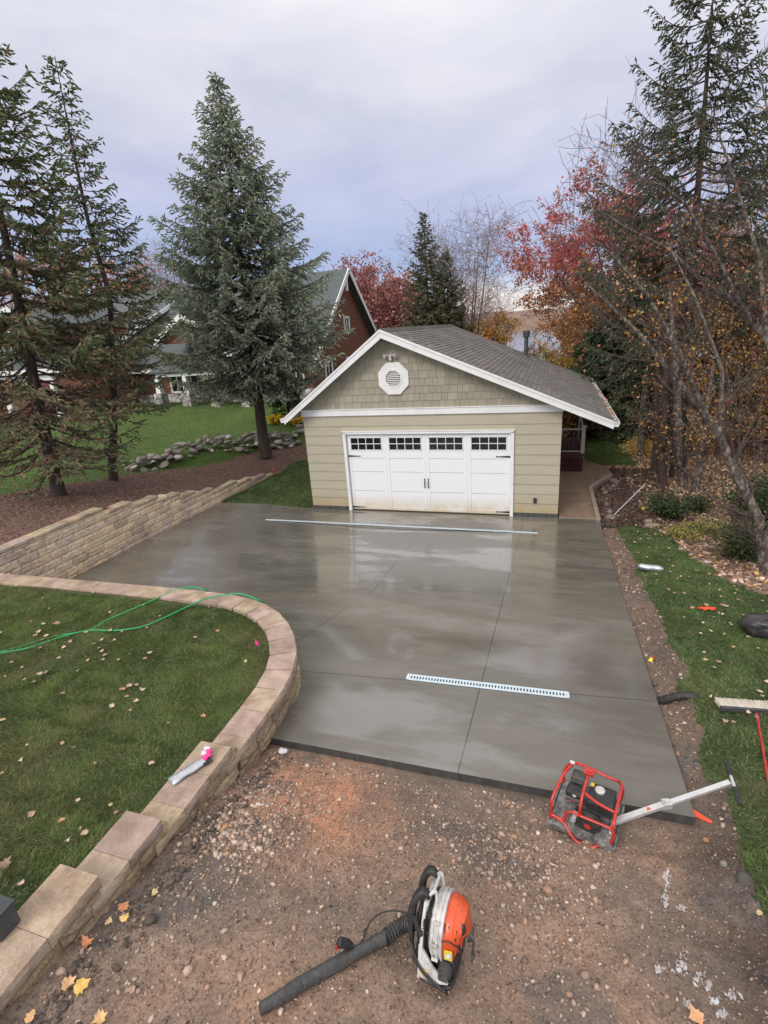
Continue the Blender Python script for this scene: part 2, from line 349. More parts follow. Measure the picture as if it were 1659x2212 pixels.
# ------------------------------------------------------------------ object helpers
def tag(o, label=None, cat=None, group=None, kind=None):
    if label: o['label'] = label
    if cat: o['category'] = cat
    if group: o['group'] = group
    if kind: o['kind'] = kind
    return o
def empty(name, loc, label, cat, group=None, rz=0, rx=0, ry=0):
    o = bpy.data.objects.new(name, None); o.empty_display_size = .2; COL.objects.link(o)
    o.location = loc; o.rotation_euler = (rx, ry, rz); return tag(o, label, cat, group)
class MB:
    def __init__(s): s.v = []; s.f = []; s.c = []; s.col = (1, 1, 1)
    def add(s, vs, fs):
        k = len(s.v); s.v += [tuple(p) for p in vs]; s.f += [tuple(i+k for i in f) for f in fs]; s.c += [s.col]*len(vs); return s
    def box(s, c, size, rz=0, M=None, taper=1.0):
        hx, hy, hz_ = size[0]/2, size[1]/2, size[2]/2; vs = []
        for z in (-1, 1):
            t = taper if z > 0 else 1
            for x, y in ((-1, -1), (1, -1), (1, 1), (-1, 1)): vs.append(Vector((x*hx*t, y*hy*t, z*hz_)))
        m = Matrix.Rotation(rz, 3, 'Z') if M is None else M
        vs = [m @ p + Vector(c) for p in vs]
        return s.add(vs, [(3, 2, 1, 0), (4, 5, 6, 7), (0, 1, 5, 4), (1, 2, 6, 5), (2, 3, 7, 6), (3, 0, 4, 7)])
    def bar(s, a, b, w, h, up=(0, 0, 1)):
        a = Vector(a); b = Vector(b); d = b-a; L = d.length; x = d/L; y = Vector(up).cross(x)
        if y.length < 1e-4: y = Vector((0, 1, 0)).cross(x)
        y.normalize(); z = x.cross(y); m = Matrix((x, y, z)).transposed()
        return s.box((a+b)/2, (L, w, h), M=m)
    def tube(s, pts, r, n=8, cap=True):
        pts = [Vector(p) for p in pts]; m = len(pts); rr = r if isinstance(r, (list, tuple)) else [r]*m
        vs = []; fs = []; prev = None
        for i, p in enumerate(pts):
            d = (pts[min(i+1, m-1)]-pts[max(i-1, 0)])
            if d.length < 1e-9: d = Vector((0, 0, 1))
            d.normalize()
            if prev is None:
                prev = d.orthogonal().normalized()
            x = prev - d*prev.dot(d)
            if x.length < 1e-5: x = d.orthogonal()
            x.normalize(); prev = x; y = d.cross(x)
            for k in range(n):
                a = 2*math.pi*k/n; vs.append(p + (x*math.cos(a)+y*math.sin(a))*rr[i])
        for i in range(m-1):
            for k in range(n):
                a = i*n+k; b = i*n+(k+1) % n; fs.append((a, b, b+n, a+n))
        if cap: fs.append(tuple(range(n-1, -1, -1))); fs.append(tuple((m-1)*n+k for k in range(n)))
        return s.add(vs, fs)
    def strap(s, pts, w, th, side=(0, 1, 0)):
        pts = [Vector(p) for p in pts]; sd = Vector(side); vs = []; fs = []; m = len(pts); ring = [(-.5, -.3), (-.38, -.5), (.38, -.5), (.5, -.3), (.5, .3), (.38, .5), (-.38, .5), (-.5, .3)]
        for i, p in enumerate(pts):
            d = (pts[min(i+1, m-1)]-pts[max(i-1, 0)]).normalized(); nn = sd.cross(d).normalized(); ww = w[i] if isinstance(w, list) else w; tt = th[i] if isinstance(th, list) else th
            vs += [p+sd*a*ww+nn*b*tt for a, b in ring]
        for i in range(m-1):
            for k in range(8): a = i*8+k; b = i*8+(k+1) % 8; fs.append((a, b, b+8, a+8))
        fs.append(tuple(range(7, -1, -1))); fs.append(tuple((m-1)*8+k for k in range(8)))
        return s.add(vs, fs)
    def prism(s, poly, o, ux, uy, uz, th):
        # poly in (ux, uy) plane at o, extruded th along uz
        o = Vector(o); ux = Vector(ux); uy = Vector(uy); uz = Vector(uz); n = len(poly)
        vs = [o+ux*p[0]+uy*p[1] for p in poly]+[o+ux*p[0]+uy*p[1]+uz*th for p in poly]
        fs = [tuple(range(n-1, -1, -1)), tuple(range(n, 2*n))]+[(i, (i+1) % n, (i+1) % n+n, i+n) for i in range(n)]
        return s.add(vs, fs)
    def ell(s, c, r, nu=14, nv=9, M=None, zmin=-1):
        vs = []; fs = []; m = M or Matrix.Identity(3)
        for j in range(nv+1):
            ph = -math.pi/2+math.pi*j/nv
            for i in range(nu):
                th = 2*math.pi*i/nu; vs.append(m @ Vector((r[0]*math.cos(ph)*math.cos(th), r[1]*math.cos(ph)*math.sin(th), r[2]*max(zmin, math.sin(ph))))+Vector(c))
        for j in range(nv):
            for i in range(nu):
                a = j*nu+i; b = j*nu+(i+1) % nu; fs.append((a, b, b+nu, a+nu))
        return s.add(vs, fs)
    def build(s, name, mat, parent=None, smooth=None, bevel=None, label=None):
        me = bpy.data.meshes.new(name); me.from_pydata(s.v, [], s.f); me.validate()
        if isinstance(mat, str): mat = MATS[mat]
        me.materials.append(mat)
        at = me.color_attributes.new('Col', 'FLOAT_COLOR', 'POINT')
        if len(at.data) == len(s.c):
            at.data.foreach_set('color', np.hstack([np.array(s.c, float).reshape(-1, 3), np.ones((len(s.c), 1))]).ravel())
        if smooth is not None:
            me.polygons.foreach_set('use_smooth', [True]*len(me.polygons)); me.set_sharp_from_angle(angle=R(smooth))
        o = bpy.data.objects.new(name, me); COL.objects.link(o)
        if parent: o.parent = parent
        if bevel:
            b = o.modifiers.new('bevel', 'BEVEL'); b.width = bevel; b.segments = 2; b.limit_method = 'ANGLE'
        if label: o['label'] = label
        return o
def npmesh(name, V, F, mat, C=None, parent=None, smooth=False):
    """V (n,3), F (m,k) uniform"""
    me = bpy.data.meshes.new(name); V = np.asarray(V, np.float32); F = np.asarray(F, np.int32); m, k = F.shape
    me.vertices.add(len(V)); me.vertices.foreach_set('co', V.ravel()); me.loops.add(m*k); me.loops.foreach_set('vertex_index', F.ravel())
    me.polygons.add(m); me.polygons.foreach_set('loop_start', np.arange(m, dtype=np.int32)*k)
    me.polygons.foreach_set('loop_total', np.full(m, k, np.int32))
    me.update(calc_edges=True)
    if smooth: me.polygons.foreach_set('use_smooth', np.ones(m, bool))
    me.materials.append(MATS[mat] if isinstance(mat, str) else mat)
    if C is not None:
        at = me.color_attributes.new('Col', 'FLOAT_COLOR', 'POINT'); at.data.foreach_set('color', np.hstack([C, np.ones((len(C), 1))]).astype(np.float32).ravel())
    o = bpy.data.objects.new(name, me); COL.objects.link(o)
    if parent: o.parent = parent
    return o
def norm(a): return a/np.maximum(np.linalg.norm(a, axis=-1, keepdims=True), 1e-9)
def rand_unit(n):
    return norm(rng.normal(size=(n, 3)))
# ------------------------------------------------------------------ world, light
def build_world():
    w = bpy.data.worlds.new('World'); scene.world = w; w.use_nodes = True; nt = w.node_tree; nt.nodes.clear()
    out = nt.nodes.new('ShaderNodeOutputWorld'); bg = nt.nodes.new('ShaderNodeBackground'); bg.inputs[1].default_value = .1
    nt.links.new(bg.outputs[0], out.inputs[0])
    sky = nt.nodes.new('ShaderNodeTexSky'); sky.sky_type = 'NISHITA'; sky.sun_disc = False; sky.sun_elevation = R(38); sky.sun_rotation = R(200)
    tc = nt.nodes.new('ShaderNodeTexCoord'); sx = N(nt, 'ShaderNodeSeparateXYZ'); nt.links.new(tc.outputs['Generated'], sx.inputs[0])
    z = sx.outputs[2]
    # overcast cloud deck, darker and bluer low down with a pale strip at the horizon
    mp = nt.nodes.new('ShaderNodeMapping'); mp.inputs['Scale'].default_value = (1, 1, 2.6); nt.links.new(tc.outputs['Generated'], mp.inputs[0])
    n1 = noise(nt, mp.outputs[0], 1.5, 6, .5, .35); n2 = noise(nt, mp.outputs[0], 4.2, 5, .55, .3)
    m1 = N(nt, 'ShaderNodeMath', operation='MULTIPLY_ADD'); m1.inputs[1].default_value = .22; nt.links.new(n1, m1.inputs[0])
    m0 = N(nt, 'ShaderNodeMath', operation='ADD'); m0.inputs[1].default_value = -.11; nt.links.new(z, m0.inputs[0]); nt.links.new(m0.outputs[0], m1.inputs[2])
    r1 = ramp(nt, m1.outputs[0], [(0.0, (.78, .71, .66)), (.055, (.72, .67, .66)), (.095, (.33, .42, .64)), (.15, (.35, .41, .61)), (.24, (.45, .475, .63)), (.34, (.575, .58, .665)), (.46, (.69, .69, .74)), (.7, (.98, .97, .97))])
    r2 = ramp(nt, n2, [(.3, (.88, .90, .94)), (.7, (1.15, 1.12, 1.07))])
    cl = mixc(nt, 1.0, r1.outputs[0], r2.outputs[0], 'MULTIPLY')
    # unseen sky behind the camera, boosted to light the door and ground
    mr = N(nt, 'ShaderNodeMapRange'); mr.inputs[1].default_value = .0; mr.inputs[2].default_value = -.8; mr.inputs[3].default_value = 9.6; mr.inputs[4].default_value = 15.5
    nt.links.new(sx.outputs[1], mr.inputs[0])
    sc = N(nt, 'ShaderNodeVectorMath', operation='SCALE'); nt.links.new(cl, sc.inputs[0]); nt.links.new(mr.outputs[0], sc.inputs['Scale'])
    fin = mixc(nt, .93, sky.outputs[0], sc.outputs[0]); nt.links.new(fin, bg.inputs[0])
    l = bpy.data.lights.new('sun', 'SUN'); l.energy = 1.2; l.angle = R(22); l.color = (1, .93, .84)
    lo = bpy.data.objects.new('sun', l); COL.objects.link(lo); lo.rotation_euler = (R(52), 0, R(-20))
build_world()
scene.view_settings.view_transform = 'Standard'; scene.view_settings.look = 'None'; scene.view_settings.exposure = 0.42; scene.view_settings.gamma = 1

# ------------------------------------------------------------------ ground sheets cut from one terrain grid
def axis(a, fine, far):
    # a: list of (start, stop, step)
    out = []
    for s, e, st in fine: out += list(np.arange(s, e-1e-6, st))
    out.append(fine[-1][1]); lo = fine[0][0]; hi = fine[-1][1]
    st = .2; x = lo; L = []
    while x > far[0]: x -= st; st *= 1.16; L.append(x)
    st = .2; x = hi; Rr = []
    while x < far[1]: x += st; st *= 1.16; Rr.append(x)
    return np.array(L[::-1]+out+Rr)
def P2(L): return [tuple(hit(u, v)[:2]) for u, v in L]
def terrain():
    xs = axis(0, [(-13, 2.6, .09), (2.6, 9.2, .035), (9.2, 13, .09)], (-900, 900))
    ys = axis(0, [(-16, -9.6, .035), (-9.6, 12, .09)], (-60, 2400))
    X, Y = np.meshgrid(xs, ys); Z = H(X, Y)
    edgeL = P2([(0, 1068), (150, 1044), (245, 1031), (390, 1012), (521, 982), (650, 960)])
    mulch = [(-4.9, -9), (-14, -9), (-14, edgeL[0][1])]+edgeL+[(-1.4, 8.2), (-1.35, 6.3)]+[tuple(hit(u, v)[:2]) for u, v in [(640, 995), (600, 1024)]]+[(-4.9, 3.6)]
    gl = P2([(1330, 1140), (1362, 1200), (1390, 1260), (1420, 1330), (1452, 1400), (1484, 1445), (1478, 1490), (1500, 1580), (1522, 1650), (1560, 1720), (1600, 1830), (1640, 1930), (1659, 2010), (1690, 2100)])
    gr = P2([(1330, 1140), (1420, 1140), (1452, 1165), (1485, 1195), (1560, 1247), (1659, 1290), (1760, 1320)])
    side = gl+[(gl[-1][0]+.4, -16), (16, -16), (16, gr[-1][1])]+gr[::-1]
    # centre of cells, jittered so that the borders wander
    xc = (X[:-1, :-1]+X[1:, 1:])/2; yc = (Y[:-1, :-1]+Y[1:, 1:])/2
    jx = xc+.16*fbm(xc*2.2, yc*2.2, 3); jy = yc+.16*fbm(xc*2.2+9, yc*2.2+4, 3)
    cls = np.zeros(xc.shape, int)                      # 0 ground
    far_left = (xc < -1.0) & (yc > -16) & (yc < 60); cls[far_left & (yc > 5)] = 2
    bl = (xc < -4.8); cls[bl & (yc < 60) & (yc > -16)] = 2
    cls[inpoly(jx, jy, mulch)] = 1
    cls[(xc > -5.0) & (xc < 0) & (yc > -.1) & (yc < 9) & ~inpoly(jx, jy, mulch)] = 3
    fr = (xc > 2.6) & (jy < -.05) & (xc < 30) & (jx < 40)
    cls[fr & (yc < -.2)] = 4
    strip_top = (jx > 7) & (jx < 30) & (jy > -.3)
    cls[(xc > 7) & (jy > -1.8) & (jx > 8.0)] = 0
    cls[inpoly(jx, jy, side) & (xc > 7.5)] = 5
    cls[(xc > 7.5) & (~inpoly(jx, jy, side)) & (jx > 9.0) & (jy > -8) & (jy < 30)] = 0
    bk = P2([(1262, 990), (1300, 930), (1252, 900), (1240, 940)])
    cls[(xc > 6.2) & (xc < 11) & (yc > 6.5) & (jy < 13) & (jx < 9.2)] = 5
    near = ((xc < 2.9) & (yc < -8.1)) & ~((xc > .9) & ((xc-.9)**2 + (yc+10.15)**2 > 2.05**2) & (yc > -10.15))
    cls[near] = 6
    # relief
    dm = sst(2.7, 3.1, X)*sst(-.1, -.9, Y)
    d = .060*fbm(X*1.3, Y*1.3, 3)+.055*fbm(X*5, Y*5, 4)+.040*np.abs(fbm(X*13, Y*13, 3))
    rough = .25+1.3*np.exp(-((X-7.95)/.5)**2)+.9*sst(7.0, 7.7, X)*sst(-10.5, -11.2, Y)*sst(8.9, 8.4, X)+.5*np.exp(-((X-3.25)/.25)**2)*(Y < -10.5)+.3*(Y < -10.4)
    flat = sst(-10.40, -10.65, Y)
    Z = Z + dm*d*rough*np.where(Y < -10.42, .35+.65*flat, 1)*np.where((X < 7.42) & (Y > -10.42), 0, 1)
    g2 = (1-dm); Z = Z+np.where((X < -4.9) | (X > 7.6) | (Y > 8), .05*fbm(X*.7, Y*.7, 3), 0)*g2
    Z = np.where((X < 2.6) & (Y < -8.2), Z+.03*fbm(X*1.1, Y*1.1, 3), Z)
    V = np.stack([X, Y, Z], -1).reshape(-1, 3); nx = len(xs)
    jj, ii = np.meshgrid(np.arange(len(ys)-1), np.arange(nx-1), indexing='ij')
    a = jj*nx+ii; Fq = np.stack([a, a+1, a+1+nx, a+nx], -1)
    # dirt tint: dark topsoil along the right border, orange sand by the wall, damp grey patches
    tint = np.ones((V.shape[0], 3)); xx = V[:, 0]; yy = V[:, 1]
    dk = np.clip(np.exp(-((xx-8.4-.25*fbm(xx*2, yy*2, 2))/.62)**2)*sst(-8.8, -10.6, yy)+.75*np.exp(-((xx-7.75)/.55)**2), 0, 1)[:, None]
    dk = np.clip(dk+(sst(6.9, 7.8, xx+.35*fbm(xx*1.5, yy*1.5, 3))*sst(-10.35, -11.1, yy))[:, None]*.9, 0, 1)
    tint = tint*(1-dk)+dk*np.array([.36, .37, .38])
    o = np.clip(np.exp(-((xx-3.95)/.8)**2-((yy+11.15)/.6)**2)*(1.1+fbm(xx*4, yy*4, 3)), 0, 1)[:, None]; tint = tint*(1-o)+o*np.array([1.75, 1.25, 1.0])
    gp = (sst(.12, .42, fbm(xx*1.6+5, yy*1.6, 4))*.75)[:, None]; tint = tint*(1-gp)+gp*np.array([.50, .62, .76])
    names = {0: ('ground', 'litter_floor'), 1: ('mulch_bed', 'mulch'), 2: ('back_lawn', 'back_lawn'), 3: ('grass_verge', 'lawn_soil'), 4: ('dirt_ground', 'dirt'), 5: ('side_lawn', 'lawn_soil'), 6: ('lawn', 'lawn_soil')}
    for k, (nm, mt) in names.items():
        f = Fq[cls == k]
        if not len(f): continue
        used, inv = np.unique(f.ravel(), return_inverse=True)
        o = npmesh(nm, V[used], inv.reshape(-1, 4), mt, tint[used], smooth=True); o['kind'] = 'structure'
    def zat(x, y):
        x = np.atleast_1d(x); y = np.atleast_1d(y)
        i = np.clip(np.searchsorted(xs, x)-1, 0, nx-2); j = np.clip(np.searchsorted(ys, y)-1, 0, len(ys)-2)
        u = (x-xs[i])/(xs[i+1]-xs[i]); v = (y-ys[j])/(ys[j+1]-ys[j])
        return (Z[j, i]*(1-u)+Z[j, i+1]*u)*(1-v)+(Z[j+1, i]*(1-u)+Z[j+1, i+1]*u)*v
    def clat(x, y):
        i = np.clip(np.searchsorted(xs, x)-1, 0, nx-2); j = np.clip(np.searchsorted(ys, y)-1, 0, len(ys)-2)
        return cls[j, i]
    return zat, clat
ZAT, CLAT = terrain()
def gz(x, y): return float(ZAT(x, y)[0])
def ghit(u, v):
    p = hit(u, v)
    for _ in range(4): p = hz(u, v, gz(p[0], p[1]))
    return p
def inview(P, m=60):
    q = (P-CP) @ CM.T; u = 829.5+FPX*q[:, 0]/q[:, 2]; v = 1106+FPX*q[:, 1]/q[:, 2]
    return (q[:, 2] > .2) & (u > -m*4) & (u < 1659+m*4) & (v > -200) & (v < 2212+m*4)

# ------------------------------------------------------------------ concrete driveway
def driveway():
    xs = np.unique(np.concatenate([np.linspace(-4.76, 1.2, 30), np.linspace(1.2, 7.42, 32)])); ys = np.concatenate([np.linspace(-10.43, -7.95, 14), np.linspace(-7.95, -1.5, 33)[1:], np.linspace(-1.5, -.02, 12)[1:]])
    X, Y = np.meshgrid(xs, ys); X2 = X+np.where(X > 7.3, -.02*(-Y/10.4), 0)+0*Y; Y2 = Y+np.where(Y < -10.4, .02*(X-3)/4.4, 0)
    Z = slabz(X2, Y2); mb = MB(); nx = len(xs); V = [tuple(p) for p in np.stack([X2, Y2, Z], -1).reshape(-1, 3)]; F = []
    for j in range(len(ys)-1):
        for i in range(nx-1):
            if ys[j+1] <= -7.9 and xs[i] < 1.19: continue
            a = j*nx+i; F.append((a, a+1, a+1+nx, a+nx))
    cnt = {}
    for f in F:
        for k in range(4):
            e = (f[k], f[(k+1) % 4]); cnt[e] = 1
    mb.add(V, F); o = mb.build('driveway', 'wet_concrete', smooth=30); o['kind'] = 'structure'
    sk = MB()
    for (a, b) in cnt:
        if (b, a) in cnt: continue
        A = Vector(V[a]); B = Vector(V[b]); dn = Vector((0, 0, .22)); sk.add([A, B, B-dn, A-dn], [(3, 2, 1, 0)])
    sk.build('slab_edge', 'slab_edge', o)
    return o
driveway()
def walkway():
    mb = MB(); P = [(6.34, -.02), (7.40, -.02)]+[tuple(hz(u, v, .02)[:2]) for u, v in [(1280, 1052), (1324, 1026), (1313, 1009), (1261, 992)]]+[(6.34, 8.2)]
    mb.prism(P, (0, 0, -.2), (1, 0, 0), (0, 1, 0), (0, 0, 1), .22); o = mb.build('walkway', 'path_concrete', bevel=.01); o['kind'] = 'structure'
    q = [tuple(hz(u, v, .03)) for u, v in [(1297, 1122), (1278, 1052), (1322, 1024)]]
    k = MB()
    for a, b in zip(q[:-1], q[1:]): k.bar(Vector(a)+Vector((-.05, 0, -.02)), Vector(b)+Vector((-.05, 0, -.02)), .12, .10)
    e = k.build('path_kerb', 'paver', bevel=.01); e['kind'] = 'structure'
walkway()
def lake():
    mb = MB(); mb.add([(-1500, 60, -8), (1800, 60, -8), (1800, 2600, -8), (-1500, 2600, -8)], [(0, 1, 2, 3)]); mb.build('lake', 'lake_water')['kind'] = 'structure'
    # wooded far shore
    V = []; F = []; n = 260; xs = np.linspace(-900, 1500, n); 
    for k, (yy, zz) in enumerate([(800, -8.5), (806, -2), (830, 4), (900, 10), (1000, 17), (1150, 24), (1400, 20)]):
        for x in xs:
            h = zz + (0 if k == 0 else (7*float(fbm(x*.004, yy*.01+3, 4))+3.5*float(fbm(x*.05, yy*.05, 2)))*(k/5))
            V.append((x, yy+20*float(fbm(x*.006, k*3., 2)), h))
    for k in range(6):
        for i in range(n-1): a = k*n+i; F.append((a, a+1, a+1+n, a+n))
    npmesh('far_hills', np.array(V), np.array(F), 'far_wood', smooth=True)['kind'] = 'structure'
lake()

# ------------------------------------------------------------------ grass, mulch chips, gravel, litter
def blades(name, pts, h, w, col, label, lean=1.35):
    n = len(pts); az = rng.uniform(0, 2*np.pi, n); d = np.stack([np.cos(az), np.sin(az), np.zeros(n)], -1)
    hh = h*rng.uniform(.5, 1.3, n)[:, None]; ln = lean*rng.uniform(.3, 1.4, n)[:, None]
    la = rng.normal(0, 1.1, n)+11.0*vnoise(pts[:, 0]*2.2, pts[:, 1]*2.2); hh = hh*(.7+.9*np.clip(vnoise(pts[:, 0]*5, pts[:, 1]*5)+.5, 0, 1))[:, None]; ld = np.stack([np.cos(la), np.sin(la), np.zeros(n)], -1)
    up = np.array([0, 0, 1.0]); ww = w*rng.uniform(.6, 1.4, n)[:, None]
    a = pts-d*ww/2; b = pts+d*ww/2; t = pts+up*hh*.8+ld*hh*ln
    V = np.stack([a, b, t], 1).reshape(-1, 3); F = np.arange(3*n).reshape(-1, 3); C = np.repeat(col, 3, 0); C[2::3] *= 1.15; C = np.clip(C, 0, 1)
    o = npmesh(name, V, F, 'foliage', C); return tag(o, label, 'grass', kind='stuff')
def grasscol(x, y, kind=0):
    n = len(x); t = 1.1*fbm(x*.9+3, y*.9, 4)+.9*fbm(x*5, y*5, 3)+rng.normal(0, .16, n); s = rng.random(n)
    dark = np.array([.050, .092, .016]); mid = np.array([.140, .200, .040]); dry = np.array([.34, .28, .15]); pale = np.array([.23, .25, .11])
    if kind == 1: dark = np.array([.036, .088, .018]); mid = np.array([.110, .185, .045])
    if kind == 2: dark = np.array([.08, .16, .018]); mid = np.array([.115, .20, .028]); 
    k = np.clip(t+.5, 0, 1)[:, None]; c = dark*(1-k)+mid*k
    pp = ((s < .16+.22*np.clip(fbm(x*.6+8, y*.6, 3)+.1, 0, 1)))[:, None]; c = np.where(pp, pale, c); dd = ((s > .955))[:, None]; c = np.where(dd, dry, c)
    if kind == 0:
        bm = (sst(.12, .40, fbm(x*1.1+2, y*1.1+7, 4))*.55*(rng.random(n) < .75))[:, None]; c = c*(1-bm)+np.array([.22, .185, .085])*bm
    return c*rng.uniform(.65, 1.35, n)[:, None]
def scatter(n, x0, x1, y0, y1, k, cull=True):
    x = rng.uniform(x0, x1, n); y = rng.uniform(y0, y1, n); m = np.isin(CLAT(x, y), k); x = x[m]; y = y[m]; z = ZAT(x, y); P = np.stack([x, y, z], -1)
    return P[inview(P)] if cull else P
DENS = 1.0 if not os.environ.get('FASTTEST') else .2
P = scatter(int(560000*DENS), -5, 2.68, -14.5, -8.35, [6]); P = P[(P[:, 0] < 2.70)]
P = P[~((P[:, 0] > .9) & (P[:, 1] > -10.15) & ((P[:, 0]-.9)**2+(P[:, 1]+10.15)**2 > 1.82**2))]
blades('lawn_grass', P, .032, .006, grasscol(P[:, 0], P[:, 1]), 'short green grass on the lawn inside the curved block wall')
P = scatter(int(420000*DENS), 7.6, 14, -14.5, 1, [5]); blades('side_grass', P, .036, .009, grasscol(P[:, 0], P[:, 1], 1), 'grass growing along the right side of the driveway')
P = scatter(int(60000*DENS), 6, 11, 5, 14, [5]); blades('path_grass', P, .05, .012, grasscol(P[:, 0], P[:, 1], 2), 'grass growing beyond the walkway beside the garage')
P = scatter(int(90000*DENS), -5, -1.2, 0, 9, [3]); blades('verge_grass', P, .05, .012, grasscol(P[:, 0], P[:, 1], 1), 'wedge of grass between the stepped wall end and the garage')
P = scatter(int(200000*DENS), -26, -4, -9, 22, [2]); blades('back_grass', P, .045, .02, grasscol(P[:, 0], P[:, 1], 2), 'bright green lawn below the brown house')
def chips(name, P, size, cols, label, cat, up=.5, mat='leaf', asp=.35, kind='stuff', pw=None, lift=.01):
    n = len(P); a = rand_unit(n); a[:, 2] *= up; a = norm(a); b = norm(np.cross(a, rand_unit(n)*np.array([1, 1, 1.0])+np.array([0, 0, 1.5])))
    s = size*rng.uniform(.4, 1.3, n)[:, None]; c = np.array(cols)[rng.choice(len(cols), n, p=pw)]*rng.uniform(.65, 1.3, n)[:, None]
    P = P+np.array([0, 0, lift]); V = np.stack([P-a*s, P-b*s*asp, P+a*s*.9, P+b*s*asp], 1).reshape(-1, 3); V[3::4, 2] += .01*size/.05
    o = npmesh(name, V, np.arange(4*n).reshape(-1, 4), mat, np.clip(np.repeat(c, 4, 0), 0, 1)); return tag(o, label, cat, kind=kind)
P = scatter(int(130000*DENS), -14, -1.3, -9, 9, [1]); chips('mulch_chips', P, .035, [(.27, .155, .11), (.17, .09, .066), (.36, .22, .16), (.09, .05, .038)], 'dark red brown shredded bark mulch on the bed behind the stepped wall', 'mulch', asp=.2)
lit = [(.40, .25, .17), (.54, .37, .26), (.28, .16, .11), (.62, .46, .36), (.20, .12, .085), (.58, .34, .12)]
P = scatter(int(150000*DENS), 7.4, 30, -6, 40, [0]); P = P[(P[:, 0] > 8.6) | (P[:, 1] > 6)]
chips('leaf_litter', P, .065, lit, 'brown and tan fallen leaves covering the ground under the right hand trees', 'leaf litter', asp=.6, lift=.015)
P = scatter(int(30000*DENS), 7.4, 9.8, -.5, 6, [0, 4]); chips('dark_litter', P, .045, [(.07, .04, .03), (.11, .06, .045), (.22, .14, .10), (.04, .028, .022)], 'dark wet leaves and bark on the bed beside the walkway', 'leaf litter', asp=.5, lift=.015)
P = scatter(3800, 2.9, 9.2, -16, 0, [4]); P = P[((P[:, 0] > 7.5) & (P[:, 1] > -10.3)) | (P[:, 1] < -10.6)]
chips('dirt_debris', P, .022, [(.16, .09, .06), (.06, .04, .03), (.30, .2, .13)], 'small twigs and leaf scraps trodden into the bare dirt', 'debris', asp=.25, lift=.006)
P = scatter(int(130000*DENS), 2.9, 9.0, -15, -.2, [4]); P = P[(P[:, 1] < -10.5) | (P[:, 0] > 7.45)]
chips('soil_crumbs', P, .0085, [(.23, .165, .125), (.15, .11, .09), (.30, .20, .145), (.11, .09, .075), (.42, .32, .25)], 'loose crumbs of brown soil over the bare dirt', 'soil', asp=.7, lift=.003, up=1)
def ico():
    t = (1+5**.5)/2; v = np.array([(-1, t, 0), (1, t, 0), (-1, -t, 0), (1, -t, 0), (0, -1, t), (0, 1, t), (0, -1, -t), (0, 1, -t), (t, 0, -1), (t, 0, 1), (-t, 0, -1), (-t, 0, 1)]); v = norm(v)
    f = np.array([(0, 11, 5), (0, 5, 1), (0, 1, 7), (0, 7, 10), (0, 10, 11), (1, 5, 9), (5, 11, 4), (11, 10, 2), (10, 7, 6), (7, 1, 8), (3, 9, 4), (3, 4, 2), (3, 2, 6), (3, 6, 8), (3, 8, 9), (4, 9, 5), (2, 4, 11), (6, 2, 10), (8, 6, 7), (9, 8, 1)]); return v, f
def stones(name, P, sizes, cols, label, parent=None, sink=.25, mat='stone'):
    v, f = ico(); n = len(P); k = len(v); rad = 1+rng.uniform(-.42, .3, (n, k, 1)); S = sizes[:, None, None]*np.stack([rng.uniform(.7, 1.3, n), rng.uniform(.6, 1.0, n), rng.uniform(.45, .8, n)], -1)[:, None, :]
    V = v[None]*rad*S; az = rng.uniform(0, 6.3, n); c, s = np.cos(az)[:, None], np.sin(az)[:, None]
    x = V[..., 0]*c-V[..., 1]*s; y = V[..., 0]*s+V[..., 1]*c; V = np.stack([x, y, V[..., 2]], -1)+P[:, None]+np.array([0, 0, 1])*(sizes*(.6-sink*1.6))[:, None, None]
    F = f[None]+np.arange(n)[:, None, None]*k; C = np.array(cols)[rng.integers(0, len(cols), n)]*rng.uniform(.7, 1.25, (n, 1))
    return npmesh(name, V.reshape(-1, 3), F.reshape(-1, 3), mat, np.clip(np.repeat(C, k, 0), 0, 1), parent=parent)
tan = [(.46, .32, .24), (.54, .40, .31), (.36, .24, .17), (.60, .48, .39), (.28, .20, .155), (.44, .27, .18), (.22, .165, .13)]
